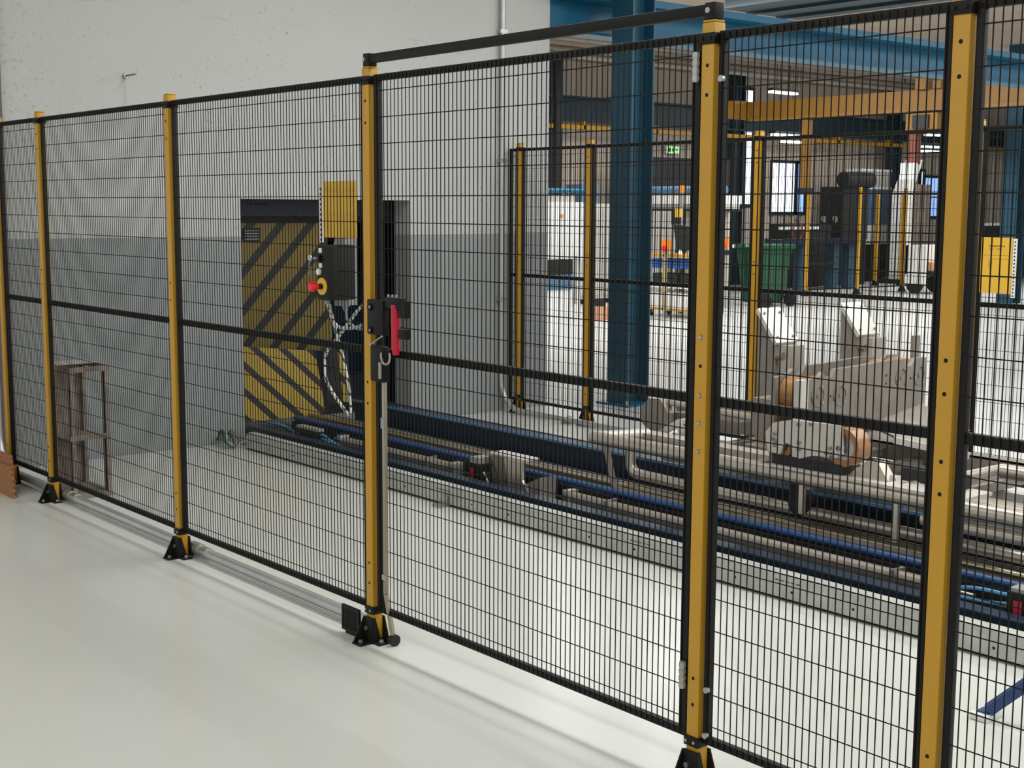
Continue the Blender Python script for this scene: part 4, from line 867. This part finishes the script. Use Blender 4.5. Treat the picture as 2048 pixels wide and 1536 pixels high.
t = thing('grey_truck', 'grey sheet metal cart with a seat box at the far right', 'cart', (-15.4, 23.6, 0))
build(MB().box(-15.45, -15.40, 23.1, 24.05, .38, .95).box(-15.45, -15.0, 23.1, 23.15, .2, .95), 'back_panel', CREAM, t); build(MB().box(-15.4, -15.0, 23.35, 24.0, .45, .62), 'brown_box', CARD, t); build(MB().box(-15.4, -14.95, 23.3, 24.05, .36, .45), 'deck', DARK, t)
build(MB().box(-15.42, -15.36, 23.2, 23.8, .76, .80), 'grab_bar', WHITEP, t)
for y in (23.2, 23.9): build(MB().cyl((-15.3, y, .18), (-15.3, y+.06, .18), .18, 14), 'wheel', RUBBER, t)
t = thing('long_bench', 'long dark bench with a bright edge along the far right', 'bench', (-17.5, 31, 0))
build(MB().box(-18.2, -17.2, 28.5, 38, 1.05, 1.2), 'top', DARK, t); build(MB().box(-17.2, -17.17, 28.5, 38, 1.28, 1.34), 'chrome_edge', WHITEP, t); build(MB().box(-18.2, -17.2, 28.5, 38, .95, 1.05), 'apron', DARK, t)
build(MB().box(-17.22, -17.18, 28.5, 38, 1.2, 1.28), 'edge_riser', DARK, t)
for y in (28.6, 31.5, 34.5, 37.6): build(MB().box(-18.1, -17.3, y, y+.15, 0, .95), 'leg', NAVY, t)

# distant low fence around the far machines
FY = ((-16.11, 20.83), (-15.90, 22.16), (-15.84, 23.60), (-15.49, 24.38)); BY = ((-19.0, 25.9), (-17.24, 25.61), (-17.4, 24.9))
names = ['nearest yellow post of the distant low fence, below the yellow mast', 'second yellow post of the distant low fence', 'third yellow post of the distant low fence, beside the pale pillar', 'last yellow post of the distant low fence, before the nearest post']
def far_post(x, y, h, lab):
    t = thing('fence_post', lab, 'fence post', (x, y, 0)); build(MB().box(x-.03, x+.03, y-.03, y+.03, .03, h), 'upright', YELFAR, t); build(MB().box(x-.031, x+.031, y-.031, y+.031, h, h+.02), 'post_cap', SIGN, t)
    build(MB().prism([(x-.08, 0), (x+.08, 0), (x+.02, .12), (x-.02, .12)], 'y', y-.035, y+.035), 'foot_bracket', BLK, t)
for (x, y), lab in zip(FY, names): far_post(x, y, 2.05, lab)
for (x, y), lab in zip(BY, ['orange looking post far back by the press', 'yellow post standing just behind the third distant post', 'short yellow post far behind the blue work table']): far_post(x, y, 1.95, lab)
def far_panel(p, q, lab, r=.006):
    t = thing('mesh_fence', lab, 'fence panel', ((p[0]+q[0])/2, (p[1]+q[1])/2, 0)); a = Vector((*p, 0)); b = Vector((*q, 0)); d = (b-a).normalized(); a += d*.05; b -= d*.05
    for nm, z in (('top_rail', 1.95), ('middle_rail', 1.0), ('bottom_rail', .12)): build(MB().bar(a+Vector((0, 0, z)), b+Vector((0, 0, z)), .02, .025), nm, BLK, t)
    wv = MB(); n = max(3, int((b-a).length/.045)); nn = 14
    for i in range(n+1):
        c = a.lerp(b, i/n); wv.cyl((c.x, c.y, .12), (c.x, c.y, 1.95), .002, 4, caps=False)
    for k in range(nn): z = .12+(k+.5)*1.83/nn; wv.cyl((a.x, a.y, z), (b.x, b.y, z), .002, 4, caps=False)
    build(wv, 'wire_mesh', WIRE, t, kind='stuff')
far_panel(FY[0], FY[1], 'distant mesh panel in front of the press unit'); far_panel(FY[1], FY[2], 'distant mesh panel in front of the control panel'); far_panel(FY[2], FY[3], 'distant mesh panel in front of the grey cart')

for o in list(bpy.data.objects):
    if '_loc' in o: del o['_loc']
